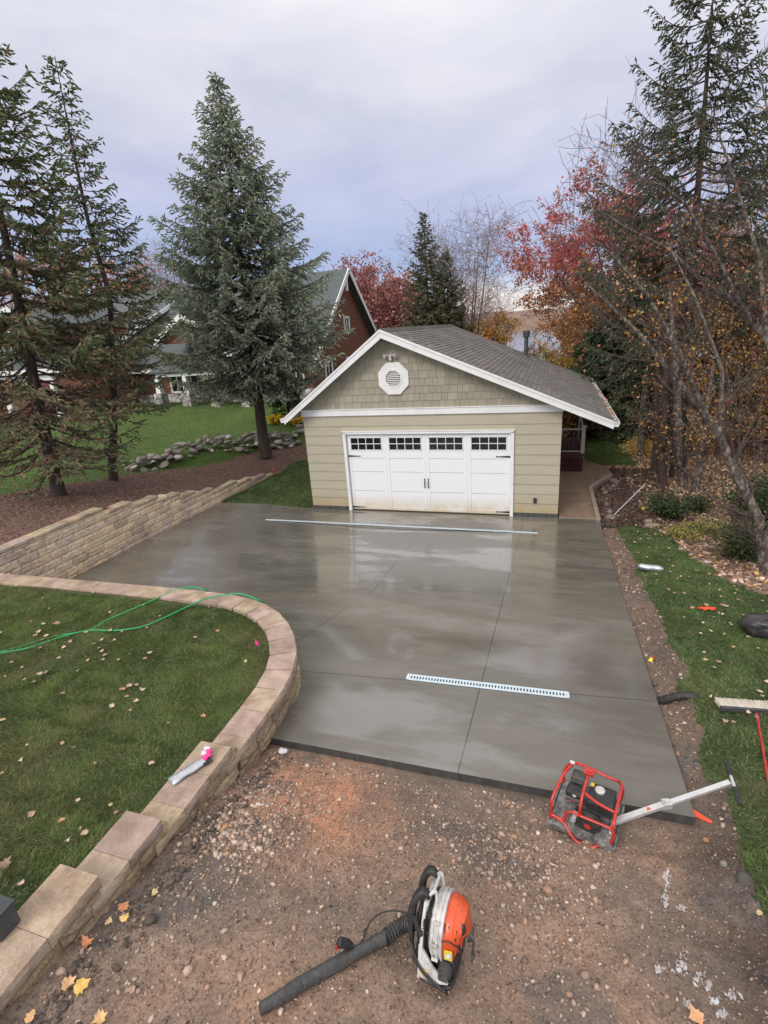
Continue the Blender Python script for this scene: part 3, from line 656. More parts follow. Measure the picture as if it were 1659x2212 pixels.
def gravel():
    # patches seen in the photo, given as pixel centre, spread in metres, count
    L = []; S = []
    for u, v, sx_, sy_, n, s in [(540, 1790, .22, .16, 700, .011), (1130, 1890, .3, .2, 500, .010), (590, 1790, .22, .2, 420, .012), (560, 1700, .2, .12, 300, .012), (505, 1800, .18, .14, 300, .016), (545, 1745, .30, .18, 330, .015), (600, 1700, .45, .10, 330, .011), (525, 1795, .24, .15, 330, .017), (545, 1840, .22, .13, 260, .017), (480, 1760, .16, .18, 160, .013), (640, 1730, .3, .15, 300, .011), (680, 1950, .5, .35, 420, .010), (900, 1800, .55, .3, 520, .011), (1080, 1780, .4, .25, 420, .012),
                               (1110, 1860, .28, .22, 420, .015), (1180, 1900, .3, .3, 360, .012), (1040, 1700, .6, .08, 260, .012), (800, 1680, .8, .07, 260, .012), (1150, 1980, .3, .3, 300, .012), (1230, 2080, .3, .2, 160, .013), (440, 1900, .3, .15, 130, .015), (370, 1980, .4, .2, 110, .014), (300, 2080, .4, .2, 110, .014), (400, 2120, .4, .2, 130, .012)]:
        c = ghit(u, v); p = rng.normal(size=(n, 2))*np.array([sx_, sy_])+c[:2]; L.append(p); S.append(s*.74*rng.gamma(2.2, .45, n))
    n = 5200; L.append(np.stack([rng.uniform(3.1, 8.2, n), rng.uniform(-14.2, -10.6, n)], -1)); S.append(.0036*rng.gamma(1.6, .8, n))
    n = 90; L.append(np.stack([rng.uniform(3.1, 8.2, n), rng.uniform(-14.2, -10.6, n)], -1)); S.append(.013*rng.gamma(3, .35, n))
    n = 1500; L.append(np.stack([rng.uniform(7.45, 8.5, n), rng.uniform(-10.6, -.3, n)], -1)); S.append(.014*rng.gamma(2.5, .4, n))
    P = np.concatenate(L); S = np.concatenate(S); m = CLAT(P[:, 0], P[:, 1]) == 4; m &= (P[:, 1] < -10.5) | (P[:, 0] > 7.45); P = P[m]; S = np.clip(S[m], .002, .045)
    P = np.stack([P[:, 0], P[:, 1], ZAT(P[:, 0], P[:, 1])], -1)
    tag(stones('gravel', P, S, tan, ''), 'tan crushed gravel strewn in patches over the brown dirt', 'gravel', kind='stuff')
    n = 2400; P = np.concatenate([np.stack([3.22+np.abs(rng.normal(0, .12, n//2)), rng.uniform(-13.6, -10.6, n//2)], -1), np.stack([rng.normal(8.0, .35, n), rng.uniform(-14, -.5, n)], -1)])
    P = P[(CLAT(P[:, 0], P[:, 1]) == 4)]; P = np.stack([P[:, 0], P[:, 1], ZAT(P[:, 0], P[:, 1])], -1)
    tag(stones('dirt_clods', P, .010*rng.gamma(1.6, .6, len(P)), [(.13, .095, .075), (.17, .12, .095), (.10, .08, .066)], ''), 'dark crumbly soil clods along the foot of the wall and the driveway edge', 'soil', kind='stuff')
gravel()
def bed_rocks():
    n = 150; t_ = rng.random(n); A = np.array([7.62, .1]); B = np.array([7.52, 2.9]); C_ = np.array([8.35, 4.6]); k = t_[:, None]*2
    P = np.where(k < 1, A+(B-A)*k, B+(C_-B)*(k-1))+np.abs(rng.normal(0, .22, (n, 1)))*np.array([[1, -.15]])+rng.normal(0, .06, (n, 2)); P = np.stack([P[:, 0], P[:, 1], ZAT(P[:, 0], P[:, 1])], -1)
    tag(stones('bed_stones', P, .055*rng.gamma(3, .33, n), [(.22, .17, .14), (.30, .24, .20), (.16, .12, .10), (.26, .2, .16)], ''), 'brown and grey rocks along the kerb of the walkway beside the garage', 'stones', kind='stuff')
bed_rocks()
def rocks_on_dirt():
    for i, (u, v, s, c, lab) in enumerate([(446, 1775, .06, (.13, .09, .07), 'brown muddy lump of earth at the foot of the curved block wall'), (1555, 2070, 0, 0, ''), (1480, 1905, 0, 0, ''), (950+30, 1900, 0, 0, ''), (1563, 1870, .05, (.20, .19, .18), 'round grey stone half sunk in dark soil beside the side lawn'), (1610, 1905, .09, (.10, .085, .075), 'big dark flat clod by the side lawn edge'),
                                            (590, 1912, .022, (.55, .4, .28), 'pale angular stone alone on the dirt left of the blower'), (372+0, 1835, 0, 0, '')]):
        if not s: continue
        p = ghit(u, v); o = stones('rock', np.zeros((1, 3)), np.array([s]), [c], ''); o.location = p; tag(o, lab, 'rock')
        if s > .03:
            sub = o.modifiers.new('subdivision', 'SUBSURF'); sub.levels = sub.render_levels = 2; o.modifiers['subdivision'].subdivision_type = 'SIMPLE' if False else 'CATMULL_CLARK'
rocks_on_dirt()
# ------------------------------------------------------------------ block walls
BC = [(.68, .54, .39), (.74, .60, .46), (.60, .47, .37), (.74, .59, .40), (.64, .52, .44), (.78, .64, .48)]
CC = [(.50, .40, .32), (.54, .43, .33), (.45, .35, .30), (.54, .44, .32), (.47, .36, .32)]
def rough_block(mb, o, ux, out, L, h, D, amp=.012, gap=.006, top_gap=.004, seed=0, L2=None):
    """block from o along ux, front face towards out, depth D backwards, split-face front"""
    o = Vector(o); ux = Vector(ux); out = Vector(out); uz = Vector((0, 0, 1)); nu, nv = max(3, int(L/.05)), max(2, int(h/.035)); rs = random.Random(seed)
    vs = []; fs = []; L2 = L if L2 is None else L2
    for j in range(nv+1):
        for i in range(nu+1):
            a = gap/2+(L-gap)*i/nu; e = (i in (0, nu)) or (j in (0, nv)); dd = (rs.uniform(-.4, .3) if e else rs.uniform(.1, 1.0))*amp
            if e: dd -= amp*.5
            vs.append(o+ux*a+uz*(h-top_gap)*(j/nv)+out*dd)
    for j in range(nv):
        for i in range(nu): a = j*(nu+1)+i; fs.append((a, a+1, a+nu+2, a+nu+1))
    k = len(vs); off = (L-L2)/2
    b = [o+ux*(gap/2+off)-out*D, o+ux*(L-gap/2-off)-out*D, o+ux*(L-gap/2-off)-out*D+uz*(h-top_gap), o+ux*(gap/2+off)-out*D+uz*(h-top_gap)]
    vs += b; tl = nv*(nu+1)
    fs.append(tuple([tl+i for i in range(nu+1)]+[k+2, k+3])); fs.append(tuple([i for i in range(nu, -1, -1)]+[k, k+1]))
    fs.append(tuple([j*(nu+1) for j in range(nv+1)]+[k+3, k])); fs.append(tuple([j*(nu+1)+nu for j in range(nv, -1, -1)]+[k+1, k+2])); fs.append((k+1, k, k+3, k+2))
    mb.add(vs, fs)
def wall_one():
    t = empty('retaining_wall', (-4.8, 3.7, 0), 'long tan split-face block wall stepping down towards the garage beside the mulch bed', 'retaining wall')
    ys = [-9.6, -4.8, -3.85, -2.85, -1.93, -1.25, -.35, 1.07, 2.02, 3.0, 3.7]; zs = [1.53, 1.39, 1.235, 1.055, .89, .72, .56, .415, .275, .125]
    def top(y):
        for i in range(10):
            if y < ys[i+1]: return zs[i]
        return zs[-1]
    mb = MB(); k = 0; O = Vector((-4.8, 3.7, 0))
    def R_(p): return Vector(p)-O
    ch = .185
    for r in range(9):
        z0 = -.08+r*ch; y = -9.6+(.24 if r % 2 else 0)
        while y < 3.68:
            L = min(.48, 3.7-y)
            tz = max(top(y+.02), top(y+L-.02))-.09
            if z0 < tz-.02 and L > .08:
                c = random.choice(BC); f = random.uniform(.85, 1.12)
                mb.col = tuple(x*f for x in c); hgt = min(ch, tz-z0)
                rough_block(mb, R_((-4.8-.012*r+.0, y, z0)), (0, 1, 0), (1, 0, 0), L, hgt, .28, .015, seed=k); k += 1
            y += L
    mb.build('wall_face', 'block', t)
    for i in range(10):
        n = max(1, round((ys[i+1]-ys[i])/.46)); L = (ys[i+1]-ys[i])/n
        for j in range(n):
            m2 = MB(); c = random.choice(CC); m2.col = tuple(x*random.uniform(.92, 1.1) for x in c); k += 1
            y0 = ys[i]+j*L - (.05 if j == 0 and i > 0 else 0)*0
            rough_block(m2, R_((-4.775-.012*(zs[i]/.15), y0, zs[i]-.09+random.uniform(-.003, .003))), (0, 1, 0), (1, 0, 0), L+(.07 if j == n-1 and i < 9 else 0), .09, .33, .010, seed=k)
            m2.build('capstone', 'cap', t)
wall_one()
OUT = [(-5.4, -8.03), (-4.25, -7.99), (-1.24, -7.92), (.2, -7.92), (1.07, -7.97), (1.50, -8.06), (1.86, -8.20), (2.2, -8.42), (2.49, -8.70), (2.73, -9.02), (2.92, -9.37), (3.02, -9.73), (3.06, -10.1), (3.07, -10.5), (3.07, -11), (3.07, -12), (3.07, -13), (3.07, -14), (3.07, -16)]
def wall_two():
    P = [Vector((a, b, 0)) for a, b in OUT]; cum = [0]
    for a, b in zip(P[:-1], P[1:]): cum.append(cum[-1]+(b-a).length)
    def at(s):
        s = max(0, min(cum[-1]-1e-4, s)); i = max(j for j in range(len(cum)-1) if cum[j] <= s); u = (s-cum[i])/(cum[i+1]-cum[i]); return P[i].lerp(P[i+1], u)
    def s_of(y):
        lo, hi = cum[12], cum[-1]
        for _ in range(40):
            m = (lo+hi)/2
            if at(m).y > y: lo = m
            else: hi = m
        return lo
    t = empty('retaining_wall', (3.07, -10.5, .9), 'curving block wall with wide flat caps between the near lawn and the wet driveway', 'retaining wall'); O = Vector((3.07, -10.5, .9))
    lev = [(0, s_of(-11.22), 1.345), (s_of(-11.10), s_of(-12.2), 1.50), (s_of(-12.08), s_of(-12.8), 1.665), (s_of(-12.68), cum[-1], 1.83)]
    k = 900
    for li, (s0, s1, z) in enumerate(lev):
        cl = .44 if li else .40; n = max(1, round((s1-s0)/cl)); L = (s1-s0)/n
        for j in range(n):
            a = at(s0+j*L); b = at(s0+(j+1)*L); ux = (b-a); ln = ux.length
            if ln < .05: continue
            ux.normalize(); out = Vector((-ux.y, ux.x, 0))
            zz = z if li or a.y < -9.5 else z-.04*min(1, max(0, (2.6-a.x)/4))
            aa = a-O; aa.z = zz-.11-O.z; m2 = MB(); c = random.choice(CC); f = random.uniform(.9, 1.12); m2.col = tuple(x*f for x in c); k += 1
            # turn: inner edge shorter on the curve
            a2 = at(s0+j*L-.2); b2 = at(s0+(j+1)*L+.2); bend = ((at(s0+(j+1)*L+.2)-b).normalized().angle((a-at(s0+j*L-.2)).normalized())) if a2 != a and b2 != b else 0
            L2 = max(ln*.5, ln-.36*bend)
            rough_block(m2, aa+out*.012, ux, out, ln, .11, .36, .010, seed=k, gap=.004, L2=L2); m2.build('capstone', 'cap', t)
    mb = MB()
    for r in range(6):
        s = .2 if r % 2 else 0.0
        while s < cum[-1]-.1:
            L = .40 if r % 3 else .34; a = at(s); b = at(s+L); mid = at(s+L/2); zt = [z for (s0, s1, z) in lev if s0 <= s+L/2][-1]
            z1 = zt-.11-r*.15; z0 = z1-.15
            gr = gz(mid.x+.1, mid.y-.0) if mid.y < -10.4 else float(slabz(np.array(mid.x), np.array(mid.y)))
            if z1 > gr-.02:
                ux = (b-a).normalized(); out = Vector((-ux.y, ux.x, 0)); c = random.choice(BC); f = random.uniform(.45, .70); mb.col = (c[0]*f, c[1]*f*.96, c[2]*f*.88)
                q = a-O; q.z = max(z0, gr-.12)-O.z; hh = z1-max(z0, gr-.12)
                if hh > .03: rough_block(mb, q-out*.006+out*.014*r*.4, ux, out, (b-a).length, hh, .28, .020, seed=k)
                k += 1
            s += L
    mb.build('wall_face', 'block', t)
wall_two()

# ------------------------------------------------------------------ garage
def garage():
    t = empty('garage', (0, 0, 0), 'khaki lap-sided double garage with white carriage door and grey shingle roof', 'garage')
    X0, X1, D = -1.28, 6.31, 10.0; ZF = 3.0; exp = .285
    AX, AZ, LX, LZ, RX, RZ = 1.53, 5.36, -1.70, 3.03, 7.54, 2.79
    # core walls
    c = MB(); c.box(((X0-.0+.05)/2, .10, 1.5), ((.05-X0)-.04, .16, 3.0)); c.box(((5.03+X1)/2, .10, 1.5), ((X1-5.03)-.04, .16, 3.0)); c.box((2.54, .10, 2.78), (5.1, .16, .44))
    c.box((X0+.1, D/2, 1.5), (.16, D-.5, 3.0)); c.box((X1-.1, D/2, 1.35), (.16, D-.5, 2.7)); c.box(((X0+X1)/2, D-.35, 1.5), (X1-X0-.3, .16, 3.0))
    c.box((2.54, .55, .02), (5.2, .9, .1))
    c.build('wall', 'siding_paint', t)
    s = MB()
    def lap(xa, xb, zb, h):
        # one lap board, thicker at its lower edge
        y0, y1 = -.006, -.030
        s.add([(xa, .02, zb), (xb, .02, zb), (xb, .02, zb+h), (xa, .02, zb+h), (xa, y1, zb), (xb, y1, zb), (xb, y0-.002, zb+h), (xa, y0-.002, zb+h)], [(4, 5, 6, 7), (0, 4, 7, 3), (1, 2, 6, 5), (0, 1, 5, 4), (3, 7, 6, 2)])
    z = .12
    while z < ZF-.01:
        h = min(exp, ZF-z)+.012; top = z+h
        if z < 2.50: lap(X0, -.09+.09*0+.0 if False else .0, z, h); lap(5.08, X1, z, h)
        if top > 2.53: lap(0 if z < 2.5 else X0, 5.08 if z < 2.5 else X1, max(z, 2.525), h-(max(z, 2.525)-z)) if z >= 2.5 else lap(0, 5.08, 2.525, top-2.525)
        z += exp
    s.build('lap_siding', 'siding_paint', t)
    f = MB(); f.box(((X0+.0)/2, .0, .055), (-X0, .07, .13)); f.build('foundation', 'slab_edge', t); f = MB(); f.box(((5.08+X1)/2, .0, .055), (X1-5.08, .07, .13)); f.build('foundation', 'slab_edge', t)
    # gable shingles
    gs = MB(); zz = 3.185; r = 0; rs = random.Random(5)
    def xl(z): return LX+(z+.22-LZ)/(AZ-LZ)*(AX-LX)
    def xr(z): return RX-(z+.20-RZ)/(AZ-RZ)*(RX-AX)
    while zz < 5.1:
        x = X0+rs.uniform(-.2, 0)
        while x < X1+.1:
            w = rs.uniform(.13, .27); a = max(x, xl(zz)-.05, X0); b = min(x+w-.006, xr(zz)+.05, X1)
            if b-a > .015:
                q = rs.uniform(.88, 1.1); gs.col = (q, q, q*rs.uniform(.96, 1.02)); dz = rs.uniform(-.002, .002)
                gs.add([(a, -.026, zz+dz), (b, -.026, zz+dz), (b, -.008, zz+.225), (a, -.008, zz+.225), (a, .01, zz+dz), (b, .01, zz+dz), (b, .01, zz+.225), (a, .01, zz+.225)], [(0, 1, 2, 3), (4, 0, 3, 7), (1, 5, 6, 2), (4, 5, 1, 0)])
            x += w
        zz += .207; r += 1
    gs.col = (.35, .33, .3); gs.add([(X0, .008, 3.1), (X1, .008, 3.1), (X1, .008, 3.12), (AX, .008, AZ-.1), (X0, .008, 3.2)], [(0, 1, 2, 3, 4)])
    gs.build('gable_shingles', 'gable_paint', t)
    fr = MB(); fr.box(((X0+X1)/2, -.028, 3.09), (X1-X0+.06, .06, .18)); fr.box(((X0+X1)/2, -.036, 3.188), (X1-X0+.08, .09, .022)); fr.build('frieze_board', 'white_paint', t, bevel=.004)
    # roof: sloping planes built course by course
    def plane(name, ex, ez, ax, az, mat='roof_shingle'):
        m = MB(); e = Vector((ex, 0, ez)); a = Vector((ax, 0, az)); d = (a-e); L = d.length; u = d/L; nrm = Vector((-u.z, 0, u.x)); 
        if nrm.z < 0: nrm = -nrm
        n = int(L/.14); rs = random.Random(int(ex*10)); Y0, Y1 = -.47, D+.3
        for i in range(n+1):
            s0 = i*.14; s1 = min(L, s0+.155); y = Y0-rs.uniform(0, .3)
            while y < Y1:
                w = rs.choice([.16, .2, .32, .32, .26]); ya = max(Y0, y); yb = min(Y1, y+w-.004); y += w
                if yb-ya < .01: continue
                q = rs.uniform(.82, 1.16); m.col = (.145*q, .130*q, .119*q); lift = .016+(rs.choice([0, .006]))
                p0 = e+u*s0+nrm*lift; p1 = e+u*s1+nrm*.004; pb = e+u*s0
                m.add([(p0.x, ya, p0.z), (p0.x, yb, p0.z), (p1.x, yb, p1.z), (p1.x, ya, p1.z), (pb.x, ya, pb.z), (pb.x, yb, pb.z)], [(0, 1, 2, 3), (4, 5, 1, 0)])
        return m.build(name, mat, t)
    # solid deck under the shingles
    th = .10
    dk = MB()
    for ex, ez in ((LX, LZ), (RX, RZ)):
        dk.prism([(ex, ez-.002), (AX, AZ-.002), (AX, AZ-th-.03), (ex, ez-th)] if ex > AX else [(ex, ez-.002), (ex, ez-th), (AX, AZ-th-.03), (AX, AZ-.002)], (0, -.43, 0), (1, 0, 0), (0, 0, 1), (0, 1, 0), D+.7)
    rf = dk.build('roof', 'white_paint', t)
    a = plane('roof_shingles', LX, LZ, AX, AZ); b = plane('roof_shingles', RX, RZ, AX, AZ); a.parent = rf; b.parent = rf
    rc = MB(); y = -.47; rs = random.Random(3)
    while y < D+.25:
        q = rs.uniform(.75, 1.05); rc.col = (.095*q, .085*q, .078*q)
        rc.add([(AX-.17, y, AZ-.085), (AX+.17, y, AZ-.045), (AX, y, AZ+.045), (AX-.17, y+.3, AZ-.10), (AX+.17, y+.3, AZ-.06), (AX, y+.3, AZ+.026)], [(0, 2, 5, 3), (2, 1, 4, 5), (0, 1, 2)]); y += .2
    rc.build('ridge_cap', 'roof_shingle', t)
    def rake(ex, ez):
        m = MB(); e = Vector((ex, 0, ez)); a = Vector((AX, 0, AZ)); u = (a-e).normalized(); n_ = Vector((-u.z, 0, u.x)); n_ = n_ if n_.z > 0 else -n_
        d = .19; vv = Vector((0, 0, -d/abs(u.x)))
        m.add([(e.x, -.47, e.z+.004), (a.x, -.47, a.z+.004), (a.x, -.47, a.z+vv.z), (e.x, -.47, e.z-d), (e.x, -.435, e.z+.004), (a.x, -.435, a.z+.004), (a.x, -.435, a.z+vv.z), (e.x, -.435, e.z-d)],
              [(0, 1, 2, 3), (7, 6, 5, 4), (0, 4, 5, 1), (3, 2, 6, 7), (0, 3, 7, 4)])
        # crown strip
        m.add([(e.x, -.49, e.z+.012), (a.x, -.49, a.z+.012), (a.x, -.49, a.z-.05), (e.x, -.49, e.z-.045), (e.x, -.468, e.z+.012), (a.x, -.468, a.z+.012), (a.x, -.468, a.z-.05), (e.x, -.468, e.z-.045)],
              [(0, 1, 2, 3), (0, 4, 5, 1), (3, 2, 6, 7), (0, 3, 7, 4)])
        m.build('rake_board', 'white_paint', t)
    rake(LX, LZ); rake(RX, RZ)
    so = MB()
    so.build_ = None
    for ex, ez, w in ((LX, LZ, X0), (RX, RZ, X1)):
        sg = -1 if ex < 0 else 1; g_ = MB(); y0, y1 = -.46, D+.25; x = ex
        prof = [(0, -.115), (0, .0), (sg*.012, .0), (sg*.02, -.10), (sg*.10, -.10), (sg*.125, -.02), (sg*.125, .0), (sg*.137, .0), (sg*.137, -.03), (sg*.11, -.125)]
        if sg < 0: prof = prof[::-1]
        g_.prism([(x+p[0], ez+p[1]-.01) for p in prof], (0, y0, 0), (1, 0, 0), (0, 0, 1), (0, 1, 0), y1-y0)
        gt = g_.build('gutter', 'white_paint', t)
        if sg > 0:
            n = 260; P = np.stack([rng.uniform(x+.02, x+.11, n), rng.uniform(y0, y1, n)**1.0, np.full(n, ez-.02)], -1)
            l = chips('gutter_leaves', P, .04, [(.32, .14, .09), (.24, .10, .07), (.4, .2, .1)], None, None, asp=.6, kind='stuff'); l.parent = gt; del l['kind']; l['kind'] = 'stuff'
    # door frame and door
    tr = MB()
    tr.box((.045, -.035, 1.24), (.09, .09, 2.48)); tr.box((5.035, -.035, 1.24), (.09, .09, 2.48)); tr.box((2.54, -.035, 2.485), (5.08, .09, .075)); tr.box((2.54, -.045, 2.53), (5.14, .11, .02))
    tr.build('door_trim', 'white_paint', t, bevel=.006)
    d = MB(); x0, x1, zt = .09, 4.99, 2.447; d.box(((x0+x1)/2, .06, (zt+.02)/2), (x1-x0, .04, zt-.02))
    door = d.build('garage_door', 'door_paint', t)
    bw = (x1-x0)/4
    wz0, wz1 = 1.94, 2.33
    for i in range(4):
        a = x0+i*bw; b = a+bw; fm = MB(); w_ = .105 if i in (0, 3) else .09
        Lw = .10; Rw = .10
        fm.box((a+Lw/2, .032, 1.23), (Lw-.002, .02, 2.40)); fm.box((b-Rw/2, .032, 1.23), (Rw-.002, .02, 2.40))
        fm.box(((a+b)/2, .031, 2.385), (bw-.2, .02, .10)); fm.box(((a+b)/2, .031, 1.845), (bw-.2, .02, .19)); fm.box(((a+b)/2, .031, .075), (bw-.2, .02, .09))
        fm.box(((a+b)/2, .031, 1.72), (bw-.2, .018, .06))
        pn = fm.build('door_panel', 'door_paint', door, bevel=.004)
        # window
        wf = MB(); xa, xb = a+.115, b-.115; 
        for z in (wz0, wz1): wf.box(((xa+xb)/2, .024, z), (xb-xa+.03, .03, .028))
        for x in (xa, xb): wf.box((x, .024, (wz0+wz1)/2), (.028, .03, wz1-wz0))
        for k in (1, 2, 3): wf.box((xa+(xb-xa)*k/4, .024, (wz0+wz1)/2), (.020, .022, wz1-wz0-.02))
        wf.box(((xa+xb)/2, .022, (wz0+wz1)/2), (xb-xa-.02, .020, .020))
        win = wf.build('window', 'white_paint', door)
        p = MB(); p.box(((xa+xb)/2, .037, (wz0+wz1)/2), (xb-xa, .006, wz1-wz0)); p.build('pane', 'dark_glass', door)
    jn = MB()
    for z in (.64, 1.26): jn.box(((x0+x1)/2, .0385, z), (x1-x0-.01, .002, .006))
    jn.build('section_joint', 'slot_dark', door)
    def hinge(x, z, sg):
        m = MB(); m.prism([(0, -.028), (sg*.34, -.010), (sg*.37, -.022), (sg*.40, 0), (sg*.37, .022), (sg*.34, .010), (0, .028)] if sg > 0 else [(0, .028), (sg*.34, .010), (sg*.37, .022), (sg*.40, 0), (sg*.37, -.022), (sg*.34, -.010), (0, -.028)], (x, .021, z), (1, 0, 0), (0, 0, 1), (0, -1, 0), .012)
        m.ell((x+sg*.03, .006, z), (.013, .008, .013), 8, 5); m.ell((x+sg*.2, .006, z), (.011, .008, .011), 8, 5)
        m.build('strap_hinge', 'black_iron', door)
    for z in (1.755, .10): hinge(x0+.015, z, 1); hinge(x1-.015, z, -1)
    for x in (2.54-.055, 2.54+.055):
        m = MB(); m.tube([(x, .02, .80), (x, -.02, .84), (x, -.03, .92), (x, -.02, 1.0), (x, .02, 1.04)], [.010, .012, .014, .012, .010], 8); m.ell((x, .018, .79), (.02, .008, .03), 8, 5); m.ell((x, .018, 1.05), (.02, .008, .03), 8, 5); m.build('door_handle', 'black_iron', door, smooth=50)
    # octagonal vent
    v = MB(); cx, cz = 1.72, 4.03
    oc = lambda r: [(cx+r*math.cos(R(22.5+45*k))*1.0, cz+r*math.sin(R(22.5+45*k))) for k in range(8)]
    o1, o2 = oc(.48), oc(.265)
    for yy, a_, b_ in ((-.075, o1, o2),):
        vs = [(p[0], yy, p[1]) for p in a_]+[(p[0], yy, p[1]) for p in b_]+[(p[0], -.01, p[1]) for p in a_]+[(p[0], -.01, p[1]) for p in b_]
        fs = []
        for k in range(8):
            n = (k+1) % 8; fs += [(k, k+8, n+8, n), (k, n, n+16, k+16), (k+8, k+24, n+24, n+8)]
        v.add(vs, fs)
    vt = v.build('gable_vent', 'white_paint', t, bevel=.008); vf = MB()
    i2, i3 = oc(.285), oc(.235)
    vs = [(p[0], -.088, p[1]) for p in i2]+[(p[0], -.088, p[1]) for p in i3]+[(p[0], -.06, p[1]) for p in i2]+[(p[0], -.04, p[1]) for p in i3]; fs = []
    for k in range(8):
        n = (k+1) % 8; fs += [(k, k+8, n+8, n), (k, n, n+16, k+16), (k+8, k+24, n+24, n+8)]
    vf.add(vs, fs); vf.build('vent_frame', 'white_paint', vt)
    lv = MB()
    for k in range(9):
        z = cz-.20+k*.05; w = min(.225, .32-abs(z-cz)*.55); lv.bar((cx-w, -.055, z), (cx+w, -.055, z), .006, .034, up=(0, .8, .6))
    lv.build('louvre', 'white_paint', vt)
    bk = MB(); bk.box((cx, -.030, cz), (.46, .004, .46)); bk.build('vent_screen', 'garage_red', vt)
    # twin flood light
    fl = MB(); lx, lz = 1.68, 4.66; fl.tube([(lx, -.02, lz), (lx, -.075, lz)], [.055, .05], 12); fl.box((lx, -.11, lz-.05), (.07, .07, .11)); fl.ell((lx, -.115, lz-.11), (.04, .04, .035), 10, 6)
    fo = fl.build('flood_light', 'plastic_white', t, smooth=40)
    for sg in (-1, 1):
        m = MB(); a = Vector((lx+sg*.05, -.09, lz+.02)); dr = Vector((sg*.75, -.55, -.2)).normalized()
        m.tube([a, a+dr*.05, a+dr*.06, a+dr*.15, a+dr*.155], [.018, .02, .035, .062, .055], 12); m.build('lamp_head', 'plastic_white', fo, smooth=40)
    ob = MB(); ob.box((5.68, -.05, .50), (.09, .05, .15)); ob.box((5.68, -.085, .50), (.07, .03, .12)); ob.build('outlet_box', 'plastic_black', t, bevel=.01)
    cp = vy(1146, 765, 5.9); 
    ch = MB(); b = Vector((4.93, 8.9, AZ-(4.93-AX)*(AZ-RZ)/(RX-AX)-.05)); ch.tube([b, b+Vector((0, 0, .85))], [.085, .085], 14); ch.tube([b+Vector((0, 0, .0)), b+Vector((0, 0, .12))], [.17, .09], 14)
    co = ch.build('flue_pipe', 'steel_dark', t, smooth=40); cc = MB(); cc.tube([b+Vector((0, 0, .82)), b+Vector((0, 0, .86)), b+Vector((0, 0, 1.05)), b+Vector((0, 0, 1.09))], [.13, .14, .14, .10], 14); cc.build('flue_cap', 'steel_dark', co, smooth=40)
    return t
garage()
def deck():
    t = empty('side_deck', (6.5, 4.8, 0), 'small dark red side deck with steps and black-balustered rail at the garage corner', 'deck'); O = Vector((6.5, 4.8, 0))
    m = MB()
    for k in range(3):
        m.box((.30, .15+.27*k+.14, .07+.14*k), (.76, .30, .14)); m.box((.30, .14+.27*k, .148+.14*k), (.78, .32, .022))
    m.build('steps', 'red_deck', t, bevel=.004)
    d = MB(); d.box((.3, 2.4, .44), (.95, 3.0, .10)); d.box((.3, .93, .25), (.9, .04, .3)); d.build('deck_floor', 'red_deck', t)
    r = MB(); r.box((.70, .98, .88), (.13, .13, 1.2)); r.box((.70, .98, 1.50), (.18, .18, .05)); r.build('post', 'rail_taupe', t, bevel=.005); r = MB(); r.box((.70, 3.6, .88), (.13, .13, 1.2)); r.build('post', 'rail_taupe', t, bevel=.005)
    r = MB(); r.bar((-.15, .98, 1.40), (.64, .98, 1.40), .07, .06); r.bar((.70, 1.04, 1.40), (.70, 3.56, 1.40), .06, .05); r.bar((-.15, .98, .56), (.64, .98, .56), .05, .04); r.bar((.70, 1.04, .56), (.70, 3.56, .56), .05, .04); r.build('rail', 'rail_taupe', t, bevel=.004)
    for k in range(6): b = MB(); b.tube([(-.1+k*.13, .98, .56), (-.1+k*.13, .98, 1.39)], .011, 6); b.build('baluster', 'black_iron', t)
    for k in range(18): b = MB(); b.tube([(.70, 1.15+k*.13, .56), (.70, 1.15+k*.13, 1.39)], .011, 6); b.build('baluster', 'black_iron', t)
deck()

